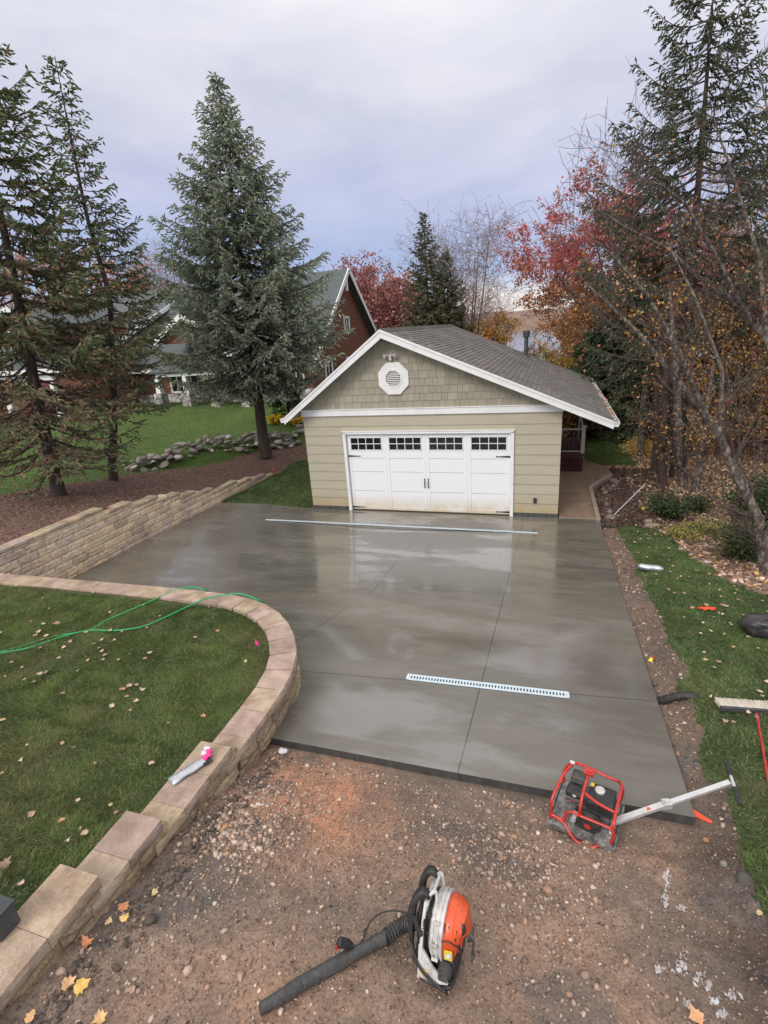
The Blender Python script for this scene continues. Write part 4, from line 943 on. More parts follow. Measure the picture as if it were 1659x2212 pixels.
# ------------------------------------------------------------------ neighbour's house
def house():
    y0, yr, y1 = 15.2, 21.5, 27.8; A = vy(738, 585, yr); xg = A[0]; zr = A[2]; zb = 1.3; xL = xg-24
    base = (xg-12, y0, zb); t = empty('house', base, 'large brown cedar-shingled house with grey roof and stone base behind the spruces', 'house'); O = Vector(base)
    def q(p): return Vector(p)-O
    ze = zb+3.0; k = (zr-ze)/(yr-y0)
    w = MB(); w.add([q(p) for p in [(xL, y0, zb), (xg, y0, zb), (xg, y0, ze), (xL, y0, ze), (xL, y1, zb), (xg, y1, zb), (xg, y1, ze), (xL, y1, ze), (xg, yr, zr-.15), (xL, yr, zr-.15)]], [(0, 1, 2, 3), (1, 5, 6, 8, 2), (5, 4, 7, 6), (4, 0, 3, 9, 7), ])
    w.build('wall', 'cedar_shingle', t)
    s = MB(); s.box(q(((xL+xg)/2-.0, y0-.08, zb+.42)), (xg-xL+.3, .3, 1.1)); s.box(q((xg+.05, (y0+y1)/2, zb+.42)), (.3, y1-y0+.2, 1.1)); s.build('stone_base', 'field_stone', t)
    def slab(a, b, c, d, th, mb):
        n = (Vector(b)-Vector(a)).cross(Vector(d)-Vector(a)).normalized(); n = n if n.z > 0 else -n; V = [Vector(p) for p in (a, b, c, d)]; mb.add([q(p+n*th) for p in V]+[q(p) for p in V], [(0, 1, 2, 3), (7, 6, 5, 4), (0, 4, 5, 1), (1, 5, 6, 2), (2, 6, 7, 3), (3, 7, 4, 0)])
    r = MB(); ov = .55; g_ = .5
    slab((xL-g_, y0-ov, ze-ov*k), (xg+g_, y0-ov, ze-ov*k), (xg+g_, yr, zr), (xL-g_, yr, zr), .12, r); slab((xL-g_, yr, zr), (xg+g_, yr, zr), (xg+g_, y1+ov, ze-ov*k), (xL-g_, y1+ov, ze-ov*k), .12, r)
    # porch lean-to and cross gables
    roof = r.build('roof', 'far_roof', t)
    f = MB()
    for ya in (y0-ov, y1+ov): f.bar(q((xg+g_+.03, ya, ze-ov*k+.0)), q((xg+g_+.03, yr, zr+.02)), .06, .28)
    f.bar(q((xL, y0-ov-.03, ze-ov*k)), q((xg+g_, y0-ov-.03, ze-ov*k)), .05, .24); f.build('trim', 'white_paint', t)
    br = MB(); br.bar(q((xg+g_-.1, yr-.35, zr-.5)), q((xg+g_-.1, yr-.35, zr-1.3)), .12, .22); br.build('gable_bracket', 'white_paint', t)
    def dormer(u, v, w, yf, drop):
        P = vy(u, v, yf); x, z = P[0], P[2]; h = w*.62; zb_ = z-h; back = min(yr-.2, y0+(z-ze)/k); g = MB()
        g.add([q(p) for p in [(x-w, yf, zb_-drop), (x+w, yf, zb_-drop), (x+w, yf, zb_), (x, yf, z), (x-w, yf, zb_)]], [(0, 1, 2, 3, 4)])
        g.add([q(p) for p in [(x-w, yf, zb_-drop), (x-w, yf, zb_), (x-w, y0+.3, zb_), (x-w, y0+.3, zb_-drop)]], [(0, 1, 2, 3)]); g.add([q(p) for p in [(x+w, yf, zb_-drop), (x+w, yf, zb_), (x+w, y0+.3, zb_), (x+w, y0+.3, zb_-drop)]], [(3, 2, 1, 0)])
        g.build('dormer_wall', 'cedar_shingle', t); rr = MB(); e = .35; zz = zb_-e*.62
        bb = y0+max(0, (zz-ze)/k)
        slab((x-w-e, yf-.4, zz), (x-w-e, bb+.1, zz), (x, back, z), (x, yf-.4, z), .1, rr); slab((x, yf-.4, z), (x, back, z), (x+w+e, bb+.1, zz), (x+w+e, yf-.4, zz), .1, rr); rr.build('dormer_roof', 'far_roof', t)
        tt = MB(); tt.bar(q((x-w-e, yf-.43, zz)), q((x, yf-.43, z+.03)), .06, .26); tt.bar(q((x, yf-.43, z+.03)), q((x+w+e, yf-.43, zz)), .06, .26); tt.build('dormer_trim', 'white_paint', t); return x, z
    x1_, z1_ = dormer(400, 682, 2.0, y0-1.6, .3); yw = 11.0
    w = MB(); w.add([q(p) for p in [(-36, yw, 1.0), (-21.2, yw, 1.0), (-21.2, yw, 4.7), (-36, yw, 4.7), (-36, y0+.1, 1.0), (-21.2, y0+.1, 1.0), (-21.2, y0+.1, 4.7+2.6), (-36, y0+.1, 4.7+2.6)]], [(0, 1, 2, 3), (1, 5, 6, 2), (4, 0, 3, 7)]); w.build('wing_wall', 'cedar_shingle', t)
    r2 = MB(); slab((-36, yw-.5, 4.45), (-20.8, yw-.5, 4.45), (-20.8, yr-.3, 8.7), (-36, yr-.3, 8.7), .12, r2); r2.build('wing_roof', 'far_roof', t)
    f2 = MB(); f2.bar(q((-36, yw-.53, 4.42)), q((-20.8, yw-.53, 4.42)), .06, .26); f2.bar(q((-20.77, yw-.5, 4.45)), q((-20.77, yr-.3, 8.72)), .06, .26); f2.build('wing_trim', 'white_paint', t)
    x2_, z2_ = dormer(26, 668, 2.1, yw-.03, .8)
    x3_, z3_ = dormer(478, 752, 1.0, y0-2.1, .15)
    # porch beam and white tapered columns on stone piers
    pb = MB(); xa, xb = vy(330, 770, y0-2)[0], vy(520, 770, y0-2)[0]; zp = zb+2.35; pb.bar(q((xa, y0-2, zp)), q((xb, y0-2, zp)), .25, .22); pb.build('porch_beam', 'white_paint', t)
    pr = MB(); slab((xa-.4, y0-2.3, zp+.1), (xb+.4, y0-2.3, zp+.1), (xb+.4, y0-.1, zp+.75), (xa-.4, y0-.1, zp+.75), .1, pr); pr.build('porch_roof', 'far_roof', t)
    for i in range(4):
        x = xa+(xb-xa)*i/3; c = MB(); c.box(q((x, y0-2, zb+1.75)), (.34, .34, 1.1), taper=.7); c.build('porch_column', 'white_paint', t); p = MB(); p.box(q((x, y0-2, zb+.6)), (.6, .6, 1.3)); p.build('stone_pier', 'field_stone', t)
    def win(x, y, z, w, h, face='f'):
        fr = MB(); ax = (w, .1, h) if face == 'f' else (.1, w, h); c = q((x, y, z))
        for s_ in (-1, 1):
            if face == 'f': fr.box(c+Vector((s_*w/2, 0, 0)), (.12, .12, h+.12)); 
            else: fr.box(c+Vector((0, s_*w/2, 0)), (.12, .12, h+.12))
            fr.box(c+Vector((0, 0, s_*h/2)), (w, .12, .12) if face == 'f' else (.12, w, .12))
        fr.box(c+Vector((0, .02 if face == 'f' else 0, 0)), (.05, .08, h-.12) if face == 'f' else (.08, .05, h-.12))
        o = fr.build('window', 'white_paint', t); g_ = MB(); g_.box(c+Vector((0, .03, 0) if face == 'f' else (-.03, 0, 0)), (w, .02, h) if face == 'f' else (.02, w, h)); g_.build('pane', 'dark_glass', o)
    for u in (380, 425, 545, 575, 640): p = vy(u, 810, y0-.06); win(p[0], y0-.06, zb+1.75, 1.0, 1.35)
    p = vy(34, 738, yw-.1); win(p[0], yw-.12, p[2], .9, 1.2)
    win(xg+.02, y0+2.4, zb+1.75, 1.1, 1.3, 's'); win(xg+.02, yr, zb+1.75, 1.3, 1.3, 's'); win(xg+.02, yr, zb+4.6, .9, 1.0, 's')
    # attached garage wing with red door on the left
    p = vy(70, 850, yw); y0 = yw+2.0; gd = MB(); gd.box(q((p[0], y0-2.05, zb+1.2)), (3.8, .1, 2.4)); gd.build('overhead_door', 'garage_red', t); wt = MB(); wt.bar(q((p[0]-2.2, y0-2.15, zb+2.7)), q((p[0]+2.4, y0-2.15, zb+2.7)), .2, .3); wt.box(q((p[0]-2.0, y0-2.12, zb+1.1)), (.4, .3, 2.6)); wt.box(q((p[0]+2.1, y0-2.12, zb+1.1)), (.3, .3, 2.6)); wt.build('door_surround', 'white_paint', t)
house()
def boulders():
    # rough dry-laid row of boulders along the foot of the neighbour's lawn
    row = [(266, 1004, 3), (292, 1001, 3), (330, 998, 4), (364, 994, 5), (400, 988, 5), (443, 980, 5), (480, 973, 5), (521, 965, 5), (560, 955, 5), (590, 952, 4), (620, 951, 4), (656, 950, 4)]
    cols = [(.24, .20, .17), (.33, .29, .25), (.17, .145, .12), (.46, .42, .37), (.20, .18, .15)]
    protos = []
    for k in range(7):
        o = stones('boulder', np.zeros((1, 3)), np.array([.30]), [cols[k % 5]], '', sink=.1); sb = o.modifiers.new('s', 'SUBSURF'); sb.levels = sb.render_levels = 2; protos.append(o)
    k = 0
    for (a, b) in zip(row[:-1], row[1:]):
        A, B = ghit(a[0], a[1]), ghit(b[0], b[1]); L = np.linalg.norm(B-A); n = max(3, int(L/.27))
        for i in range(n):
            p = A+(B-A)*(i/n); hgt = a[2]
            for r in range(3 if a[2] < 4 else 4):
                o = protos[k % 7] if k < 7 else protos[k % 7].copy()
                if k >= 7: COL.objects.link(o)
                s = random.uniform(.45, 1.15); x = p[0]+random.uniform(-.2, .2)-r*.09; y = p[1]+random.uniform(-.2, .2)+r*.24
                o.location = (x, y, gz(p[0], p[1])-.02+r*.13+random.uniform(-.04, .05)); o.scale = (s, s*.9, s*random.uniform(.6, .85)); o.rotation_euler = (random.uniform(-.3, .3), random.uniform(-.3, .3), random.uniform(0, 6))
                tag(o, 'rounded grey-brown boulder in the low dry-laid row below the bright back lawn', 'boulder', 'boulders piled along the back lawn'); k += 1
boulders()
# ------------------------------------------------------------------ trees
def tubes_np(P0, P1, R0, R1, n=5):
    """independent tapered tubes"""
    d = norm(P1-P0); ref = np.where(np.abs(d[:, 2:3]) > .9, np.array([[1., 0, 0]]), np.array([[0, 0, 1.]])); x = norm(np.cross(d, ref)); y = np.cross(d, x); m = len(P0); V = []
    for P, Rr in ((P0, R0), (P1, R1)):
        for k in range(n):
            a = 2*np.pi*k/n; V.append(P+(x*np.cos(a)+y*np.sin(a))*Rr[:, None])
    V = np.stack(V, 1); F = []
    for k in range(n): F.append([k, (k+1) % n, (k+1) % n+n, k+n])
    F = np.array(F)[None]+np.arange(m)[:, None, None]*2*n
    return V.reshape(-1, 3), F.reshape(-1, 4)
def conifer(name, label, trunk, rad, crown0, seed, cols, tip, nbr=260, shoot=.17, sw=.030, droop=.12, fill=1.0, tr=.25, brown=.0, bark='spruce_bark', group=None, base_el=.05, hang=.35, dens=1.0, bare=0.12):
    global rng
    old = rng; rng = np.random.default_rng(seed)
    T = np.array(trunk, float); base = T[0].copy(); Ht = T[-1][2]-base[2]
    # refine trunk
    cum = np.concatenate([[0], np.cumsum(np.linalg.norm(np.diff(T, axis=0), axis=1))]); cum /= cum[-1]
    def tp(t): return np.array([np.interp(t, cum, T[:, i]) for i in range(3)]).T
    t = empty(name, tuple(base), label, 'spruce' if 'spruce' in label else 'conifer', group)
    ts = np.linspace(0, 1, 22); pts = tp(ts)+np.stack([.03*np.sin(ts*9+seed), .03*np.cos(ts*7+seed), 0*ts], -1)*(1-ts)[:, None]
    pts[0] = base-np.array([0, 0, .3])
    mb = MB(); mb.tube([Vector(p-base) for p in pts], [max(.012, tr*(1-u)**.85*(1.25 if i == 0 else 1)) for i, u in enumerate(ts)], 12); mb.build('trunk', bark, t, smooth=60)
    SP, SD, SL, SC, B0, B1, BR = [], [], [], [], [], [], []
    cols = np.array(cols); tip = np.array(tip)
    for b in range(nbr):
        u = (b+rng.random())/nbr; u = crown0+(1-crown0)*u**1.05; p0 = tp(u); rr = rad((u-crown0)/(1-crown0))
        az = b*2.39996+rng.normal(0, .25); L = rr*rng.uniform(.72, 1.12)
        if L < .12: L = .12
        el = base_el+.75*(u-.55)*1.0+rng.normal(0, .07); K = max(4, int(L/.22)); s = np.linspace(0, 1, K+1)
        hd = np.array([math.cos(az), math.sin(az), 0]); side = np.array([-hd[1], hd[0], 0]); wob = rng.normal(0, .06)
        pos = p0+hd*(L*s)[:, None]*math.cos(el)+np.array([0, 0, 1])*(L*(np.sin(el)*s-droop*np.sin(s*np.pi)*1.0+ .10*s**3))[:, None]+side*(L*wob*s**2)[:, None]
        B0.append(pos[:-1]); B1.append(pos[1:]); br0 = max(.010, .018*L**.8); BR.append(np.stack([br0*(1-s[:-1]*.8), br0*(1-s[1:]*.8)], -1))
        # side branchlets
        step = .13/dens; m = max(3, int(L/step)); sb = np.linspace(bare if L > 1 else .02, 1.0, m)
        for q in (-1, 1):
            sbb = np.clip(sb+rng.normal(0, .02, m), 0, 1); o = np.stack([np.interp(sbb, s, pos[:, i]) for i in range(3)], -1)
            l = (L*.34*(1.02-sbb)+.10+.12*rng.random(m))*np.minimum(1, .45+sbb*1.4); ang = rng.uniform(.55, 1.05, m)
            dd = hd*np.cos(ang)[:, None]+side*q*np.sin(ang)[:, None]+np.array([0, 0, 1])*rng.normal(-hang*.35, .14, m)[:, None]; dd = norm(dd)
            keep = rng.random(m) < fill*(1 if u > crown0+(.42 if brown > .4 else .3)*(1-crown0) else (.20+.65*(u-crown0)/(.3*(1-crown0)))) if brown > .15 else rng.random(m) < fill
            o, l, dd, sk = o[keep], l[keep], dd[keep], sbb[keep]
            for i in range(len(o)):
                ns = max(2, int(l[i]/(shoot*.42))); f = (np.arange(ns)+.3)/ns; base_ = o[i]+dd[i]*(l[i]*f)[:, None]+np.array([0, 0, -1])*(hang*.5*l[i]*f**2)[:, None]
                SP.append(base_); jit = rng.normal(0, .42, (ns, 3)); jit[:, 2] -= hang*.5
                SD.append(norm(dd[i]+jit)); SL.append(np.full(ns, shoot)*rng.uniform(.6, 1.25, ns)); SC.append(sk[i]*.6+f*.4)
            if len(o) and L > .8:
                B0.append(o); B1.append(o+dd*(l*.8)[:, None]+np.array([0, 0, -1])*(hang*.3*l)[:, None]); BR.append(np.tile([.007, .003], (len(o), 1)))
        # leading shoots along the branch itself
        ns = max(3, int(L/(shoot*.5))); f = np.linspace(.25, 1, ns); SP.append(np.stack([np.interp(f, s, pos[:, i]) for i in range(3)], -1)); SD.append(norm(hd+rng.normal(0, .45, (ns, 3)))); SL.append(np.full(ns, shoot*1.1)); SC.append(f)
    P0 = np.concatenate(B0)-base; P1 = np.concatenate(B1)-base; RR = np.concatenate(BR); V, F = tubes_np(P0, P1, RR[:, 0], RR[:, 1], 3); npmesh('limbs', V, F, 'twig_bark' if bark != 'pale' else 'pale_twig', parent=t)
    P = np.concatenate(SP)-base; D = np.concatenate(SD); L = np.concatenate(SL); S = np.concatenate(SC); n = len(P)
    x = norm(np.cross(D, rand_unit(n))); y = np.cross(D, x)
    Vs = []; Fs = []
    # each shoot: three needle-clad blades crossing on its axis
    w = (sw*rng.uniform(.7, 1.2, n))[:, None]; Lc = L[:, None]; k = 0
    for a in (0, 2.1, 4.2):
        e = x*np.cos(a)+y*np.sin(a); Vs += [P+e*w*.15, P+D*Lc*.45+e*w, P+D*Lc, P+D*Lc*.55-e*w*.75]
    V = np.stack(Vs, 1).reshape(-1, 3); F = np.arange(len(V)).reshape(-1, 4)
    patch = rng.random(n); c = cols[rng.integers(0, len(cols), n)]*rng.uniform(.7, 1.25, (n, 1)); tt = np.clip(S*1.2-.35+rng.normal(0, .15, n), 0, 1)[:, None]; c = c*(1-tt*.6)+tip*tt*.6
    if brown:
        wv = (P+base); lowz = np.clip(1-(P[:, 2]/Ht)*1.5, 0, 1); mk = rng.random(n) < brown*(.25+lowz)*np.clip(1.3-S, .2, 1)*(1+1.2*vnoise(wv[:, 0]*1.3, wv[:, 2]*1.3))
        c[mk] = np.array([.36, .26, .175])*rng.uniform(.6, 1.4, (mk.sum(), 1))
    npmesh('crown', V, F, 'needles', np.clip(np.repeat(c, 12, 0), 0, 1), parent=t); rng = old
    return t
def prof(pts):
    a = np.array(pts); return lambda u: float(np.interp(u, a[:, 0], a[:, 1]))
GR = [(.14, .175, .082), (.185, .23, .108), (.105, .135, .065)]
BL = [(.22, .265, .175), (.285, .34, .23), (.165, .20, .135)]
q = FT = .45 if os.environ.get('FASTTEST') else 1.0
# left dark spruce (trunk at the left end of the mulch bed)
bA = ghit(128, 1070); topA = vy(-118, -90, bA[1])
conifer('spruce_tree', 'tall dark green spruce with brown inner boughs at the left edge of the mulch bed', [bA, topA], prof([(0, 2.0), (.08, 2.8), (.25, 3.1), (.4, 2.5), (.6, 1.8), (.8, 1.15), (1, .1)]), .09, 21, GR, (.27, .35, .15), nbr=int(165*q), tr=.18, brown=.8, droop=.12, fill=.8, shoot=.17, sw=.028, bare=.2, dens=1.2)
bB = ghit(243, 1037); mB = vy(188, 470, bB[1]+.5); tB = vy(118, 122, bB[1]+.5)
conifer('spruce_tree', 'slender thin-crowned spruce leaning left behind the dark spruce', [bB, vy(248, 905, bB[1]), vy(236, 640, bB[1]+.3), mB, tB], prof([(0, 1.9), (.2, 1.9), (.33, 2.2), (.5, 1.6), (.65, .95), (.8, .8), (.92, .5), (1, .06)]), .20, 22, GR, (.24, .30, .15), nbr=int(115*q), tr=.14, brown=.6, droop=.08, fill=.75, shoot=.17, sw=.028, bare=.2, dens=1.15)
bC = ghit(573, 972); tC = vy(468, 166, bC[1])
conifer('spruce_tree', 'blue-green spruce with a full pointed crown standing left of the garage', [bC, tC], prof([(0, 2.3), (.06, 3.5), (.14, 3.9), (.3, 3.7), (.42, 3.2), (.55, 2.6), (.7, 1.8), (.85, .95), (1, .06)]), .20, 23, BL, (.60, .66, .50), nbr=int(270*q), tr=.25, brown=.2, droop=.08, fill=.85, shoot=.19, sw=.031, bare=.2, dens=1.1, base_el=.0, hang=.55)
# behind the garage
p = vy(913, 460, 30); 
conifer('spruce_tree', 'dark narrow spruce rising behind the garage ridge', [(p[0]+.5, 30, -2.5), tuple(p)], prof([(0, 3.2), (.4, 2.6), (.6, 1.9), (.8, 1.1), (1, .1)]), .15, 24, [(.11, .12, .06), (.14, .15, .075), (.08, .09, .045)], (.24, .25, .13), nbr=int(170*q), tr=.2, shoot=.22, sw=.05, fill=.75, brown=.1)
p = vy(962, 545, 31.5)
conifer('spruce_tree', 'shorter rounded spruce touching the narrow one behind the garage', [(p[0]+.4, 31.5, -2.5), tuple(p)], prof([(0, 3.0), (.4, 2.5), (.7, 1.5), (1, .15)]), .15, 25, [(.09, .098, .045), (.12, .125, .06)], (.2, .2, .1), nbr=int(150*q), tr=.2, shoot=.22, sw=.05, fill=.8, brown=.1)
# right tall spruce
b = hz(1462, 1000, -.5); tp_ = vy(1548, -110, b[1])
conifer('spruce_tree', 'tall open-branched spruce on the right, its top cut off by the frame', [tuple(b), tuple(tp_)], prof([(0, 3.2), (.3, 3.9), (.45, 3.7), (.6, 3.0), (.75, 2.3), (.9, 1.5), (1, .5)]), .16, 26, [(.075, .098, .055), (.10, .125, .07)], (.2, .24, .14), nbr=int(150*q), tr=.22, shoot=.2, sw=.030, fill=.66, dens=1.1, bare=.3, brown=.2, droop=.16, hang=.7)
# evergreens at the right of the garage
def bushy(name, label, base, h, w, seed, cols, tip, n=26000, leaf=.09, cat='evergreen', flat=.6, cone=.5):
    r = np.random.default_rng(seed); global rng; old = rng; rng = r; n = int(n*q)
    t = empty(name, tuple(base), label, cat); mb = MB(); mb.tube([(0, 0, -.2), (0.03, 0, h*.3), (0, .03, h*.75)], [w*.06, w*.045, w*.015], 8)
    for k in range(14):
        a = k*2.4; z = h*(.12+.6*k/14); mb.tube([(0, 0, z), (math.cos(a)*w*.35, math.sin(a)*w*.35, z+h*.12)], [w*.02, w*.006], 5)
    mb.build('trunk', 'spruce_bark', t, smooth=50)
    nl = 130; c = []; 
    for k in range(nl):
        u = r.random()**.8; a = r.uniform(0, 6.28); rr = w*.5*(1-cone*u**1.6)*math.sqrt(max(.02, 1-max(0, u-.55)**2/.21))*r.uniform(.55, 1.0); c.append([math.cos(a)*rr, math.sin(a)*rr, h*(.06+.92*u)])
    c = np.array(c); s = w*.13*r.uniform(.6, 1.3, nl); i = r.integers(0, nl, n); d = rand_unit(n)*(r.random((n, 1))**.5); P = c[i]+d*s[i][:, None]*np.array([1.2, 1.2, flat])
    D = norm(d*np.array([1, 1, .3])+P*np.array([.6/w, .6/w, 0])+r.normal(0, .5, (n, 3))+np.array([0, 0, -.15])); x = norm(np.cross(D, rand_unit(n))); L = leaf*r.uniform(.6, 1.5, (n, 1)); wd = L*.32
    V = np.stack([P, P+D*L*.5+x*wd, P+D*L, P+D*L*.5-x*wd], 1).reshape(-1, 3); cc = np.array(cols)[r.integers(0, len(cols), n)]*r.uniform(.6, 1.35, (n, 1))*(.75+.5*r.random(nl))[i][:, None]; e = (np.linalg.norm(d, axis=1)[:, None])*r.random((n, 1)); cc = cc*(1-.5*e)+np.array(tip)*.5*e
    npmesh('crown', V, np.arange(len(V)).reshape(-1, 4), 'needles', np.clip(np.repeat(cc, 4, 0), 0, 1), parent=t); rng = old; return t
DG = [(.036, .060, .026), (.05, .08, .034), (.028, .047, .02)]
b = hz(1300, 965, -.35); bushy('arborvitae', 'dense dark green rounded evergreen right of the garage eave', (8.25, 13.6, -.4), 5.3, 3.2, 31, DG, (.06, .10, .04), 38000, .14)
bushy('hemlock_tree', 'feathery mid green hemlock in front of the dense round evergreen', (10.1, 11.2, -.5), 3.9, 2.8, 32, [(.065, .10, .042), (.085, .125, .052)], (.15, .21, .09), 30000, .15, flat=.35)
pb = hz(1700, 1120, -.3); bushy('fir_tree', 'dark blue-green fir boughs reaching in at the right edge above the shrubs', (14.2, 2.2, -.7), 4.3, 3.6, 33, [(.022, .040, .034), (.032, .055, .045)], (.06, .09, .075), 26000, .14, flat=.3, cone=.35)
bushy('arborvitae', 'small dark evergreen by the stone base at the left of the garage', tuple(ghit(625, 905)), 2.6, 1.6, 34, DG, (.03, .05, .02), 9000, .10)
def broadleaf(name, label, base, limbs, seed, lv=4, nleaf=6000, leaf=.09, pal=None, bark='grey_bark', cat='tree', group=None, spread=.55, tw=.9, ratio=.72, up=.15, leafz=None, droopl=0, kids=(3, 5), thin=1.0, hfrac=None, clump=.12, rmin=.0032):
    """limbs: list of (points, radii); finer branches grow from them"""
    r = random.Random(seed); g_ = np.random.default_rng(seed); base = Vector(base); t = empty(name, tuple(base), label, cat, group)
    mb = MB(); segs = []; tips = []
    def grow(p, d, L, rad, lev):
        n = 4 if lev < 2 else 3; pts = [p.copy()]; 
        for i in range(n):
            d = (d+Vector((r.gauss(0, .14), r.gauss(0, .14), r.gauss(0, .10)+up*.35))).normalized(); p = p+d*(L/n); pts.append(p.copy()); ra = rad*(1-i/n*.45); rb = rad*(1-(i+1)/n*.45)
            segs.append((pts[-2], p.copy(), ra, rb))
            if lev >= lv-2: tips.append((pts[-2], p.copy()))
            if lev < lv and (i > 0 or lev == 0):
                for _ in range(r.choice([1, 1, 2]) if lev < 2 else r.choice([1, 1, 2])):
                    a = d.orthogonal().normalized(); a.rotate(Quaternion(d, r.uniform(0, 6.28))); nd = (d*(1-spread)+a*spread*1.1).normalized()
                    grow(p.copy(), nd, L*r.uniform(.5, .85)*ratio/.72, rb*r.uniform(.5, .7), lev+1)
        
    for li, (pts, rad) in enumerate(limbs):
        P = [Vector(a)-base for a in pts]; mb.tube(P, rad, 10)
        m = len(P)
        st = 1 if m > 2 else 1
        tot = sum((P[i+1]-P[i]).length for i in range(m-1))
        for i in range(st, m):
            k = r.choice(kids) if i < m-1 else kids[-1]
            for _ in range(k):
                u = r.random(); a = P[i-1].lerp(P[i], u) if i < m else P[i]; d = (P[i]-P[i-1]).normalized(); o = d.orthogonal().normalized(); o.rotate(Quaternion(d, r.uniform(0, 6.28)))
                grow(a, (d*(1-spread)+o*spread*1.15).normalized(), tw*r.uniform(.6, 1.15)*(1 if i < m-1 else 1.0), max(.006, rad[i]*.5)*thin, 1)
    mb.build('trunk', bark, t, smooth=60)
    A = np.array([tuple(s[0]) for s in segs]); B = np.array([tuple(s[1]) for s in segs]); ra = np.maximum(rmin, np.array([s[2] for s in segs])); rb = np.maximum(rmin*.75, np.array([s[3] for s in segs])); V, F = tubes_np(A, B, ra, rb, 4); npmesh('branches', V, F, 'twig_bark' if bark != 'pale_twig' else 'pale_twig', parent=t)
    if nleaf:
        n = int(nleaf*(q if q < 1 else 1)); T0 = np.array([tuple(s[0]) for s in tips]); T1 = np.array([tuple(s[1]) for s in tips]); 
        wgt = g_.random(len(T0))**1.5
        if leafz: wgt *= np.clip(leafz(T0+np.array(base)), 0, None)
        wgt /= wgt.sum(); i = g_.choice(len(T0), n, p=wgt); P = T0[i]+(T1[i]-T0[i])*g_.random((n, 1))+g_.normal(0, clump, (n, 3)); D = norm(g_.normal(size=(n, 3))+np.array([0, 0, -.6])); x = norm(np.cross(D, norm(g_.normal(size=(n, 3))))); L = leaf*g_.uniform(.55, 1.3, (n, 1)); wd = L*.38
        V = np.stack([P, P+D*L*.45+x*wd, P+D*L, P+D*L*.55-x*wd], 1).reshape(-1, 3); Wp = P+np.array(base)
        C = pal(Wp, g_) if callable(pal) else np.array(pal)[g_.integers(0, len(pal), n)]; C = C*g_.uniform(.6, 1.35, (n, 1))
        npmesh('leaves', V, np.arange(len(V)).reshape(-1, 4), 'foliage', np.clip(np.repeat(C, 4, 0), 0, 1), parent=t)
    return t
ORB = [(.50, .21, .08), (.58, .29, .10), (.38, .16, .07), (.27, .15, .09), (.62, .36, .13), (.25, .17, .07)]
RED = [(.50, .12, .13), (.58, .18, .17), (.42, .10, .13), (.54, .22, .13)]
def fan(base, top, y, rad0, n=5, w=2.0, seed=0, z1=None, low=.35):
    """a forked skeleton from base to a crown top"""
    r = random.Random(seed); b = Vector(base); tp2 = Vector(top); fork = b.lerp(tp2, low); L = [([b, b.lerp(fork, .5)+Vector((r.gauss(0, .08), r.gauss(0, .08), 0)), fork], [rad0*1.15, rad0*.95, rad0*.8])]
    for k in range(n):
        a = 6.28*k/n+r.uniform(-.4, .4); e = Vector((b.x+(tp2.x-b.x)+math.cos(a)*w, b.y+(tp2.y-b.y)+math.sin(a)*w, b.z+(tp2.z-b.z)*r.uniform(.78, 1.0))); m1 = fork.lerp(e, .35)+Vector((math.cos(a)*w*.14, math.sin(a)*w*.14, 0)); m2 = fork.lerp(e, .7)+Vector((math.cos(a)*w*.10, math.sin(a)*w*.10, 0)); L.append(([fork, m1, m2, e], [rad0*.55, rad0*.4, rad0*.25, rad0*.1]))
    return L
# crown of the red and orange oak left of the tall spruce
yo = 17.0; tpo = vy(1300, 420, yo)
def oakpal(Wp, g_):
    n = len(Wp); zt_ = np.clip((Wp[:, 2]-6.0)/2.2+g_.normal(0, .25, n), 0, 1)[:, None]; a = np.array(ORB)[g_.integers(0, len(ORB), n)]; b = np.array(RED)[g_.integers(0, len(RED), n)]; return a*(1-zt_)+b*zt_
broadleaf('oak_tree', 'oak with crimson top leaves over orange ones, left of the tall right spruce', (10.6, yo, -.9), fan((10.6, yo, -.9), (tpo[0], yo, tpo[2]-1.3), yo, .17, 8, 2.3, 4, low=.42), 41, 4, 46000, .13, oakpal, tw=1.8, kids=(2, 3), clump=.10)
broadleaf('oak_tree', 'brown and russet leaved oak filling the gap behind the leaning bare limbs', (15.2, 12.0, -1.0), fan((15.2, 12.0, -1.0), (15.2, 12.0, 8.4), 12, .16, 7, 3.2, 6, low=.3), 42, 4, 36000, .10, ORB, tw=1.9, kids=(2, 4))
broadleaf('oak_tree', 'orange-brown leaved tree standing behind the clump of trunks', (14.0, 8.0, -.6), fan((14.0, 8.0, -.6), (14.0, 8.0, 5.0), 8, .11, 6, 2.0, 7, low=.3), 43, 4, 20000, .09, ORB+[(.45, .33, .06)], tw=1.3, kids=(2, 3))
broadleaf('maple_tree', 'reddish brown leaved tree at the far right edge', (18.0, 8.0, -1.4), fan((18.0, 8.0, -1.4), (17.6, 8.0, 7.2), 8, .15, 7, 2.8, 8, low=.28), 44, 4, 36000, .10, RED+ORB[:3]+[(.16, .10, .07)], tw=1.6, kids=(2, 3))
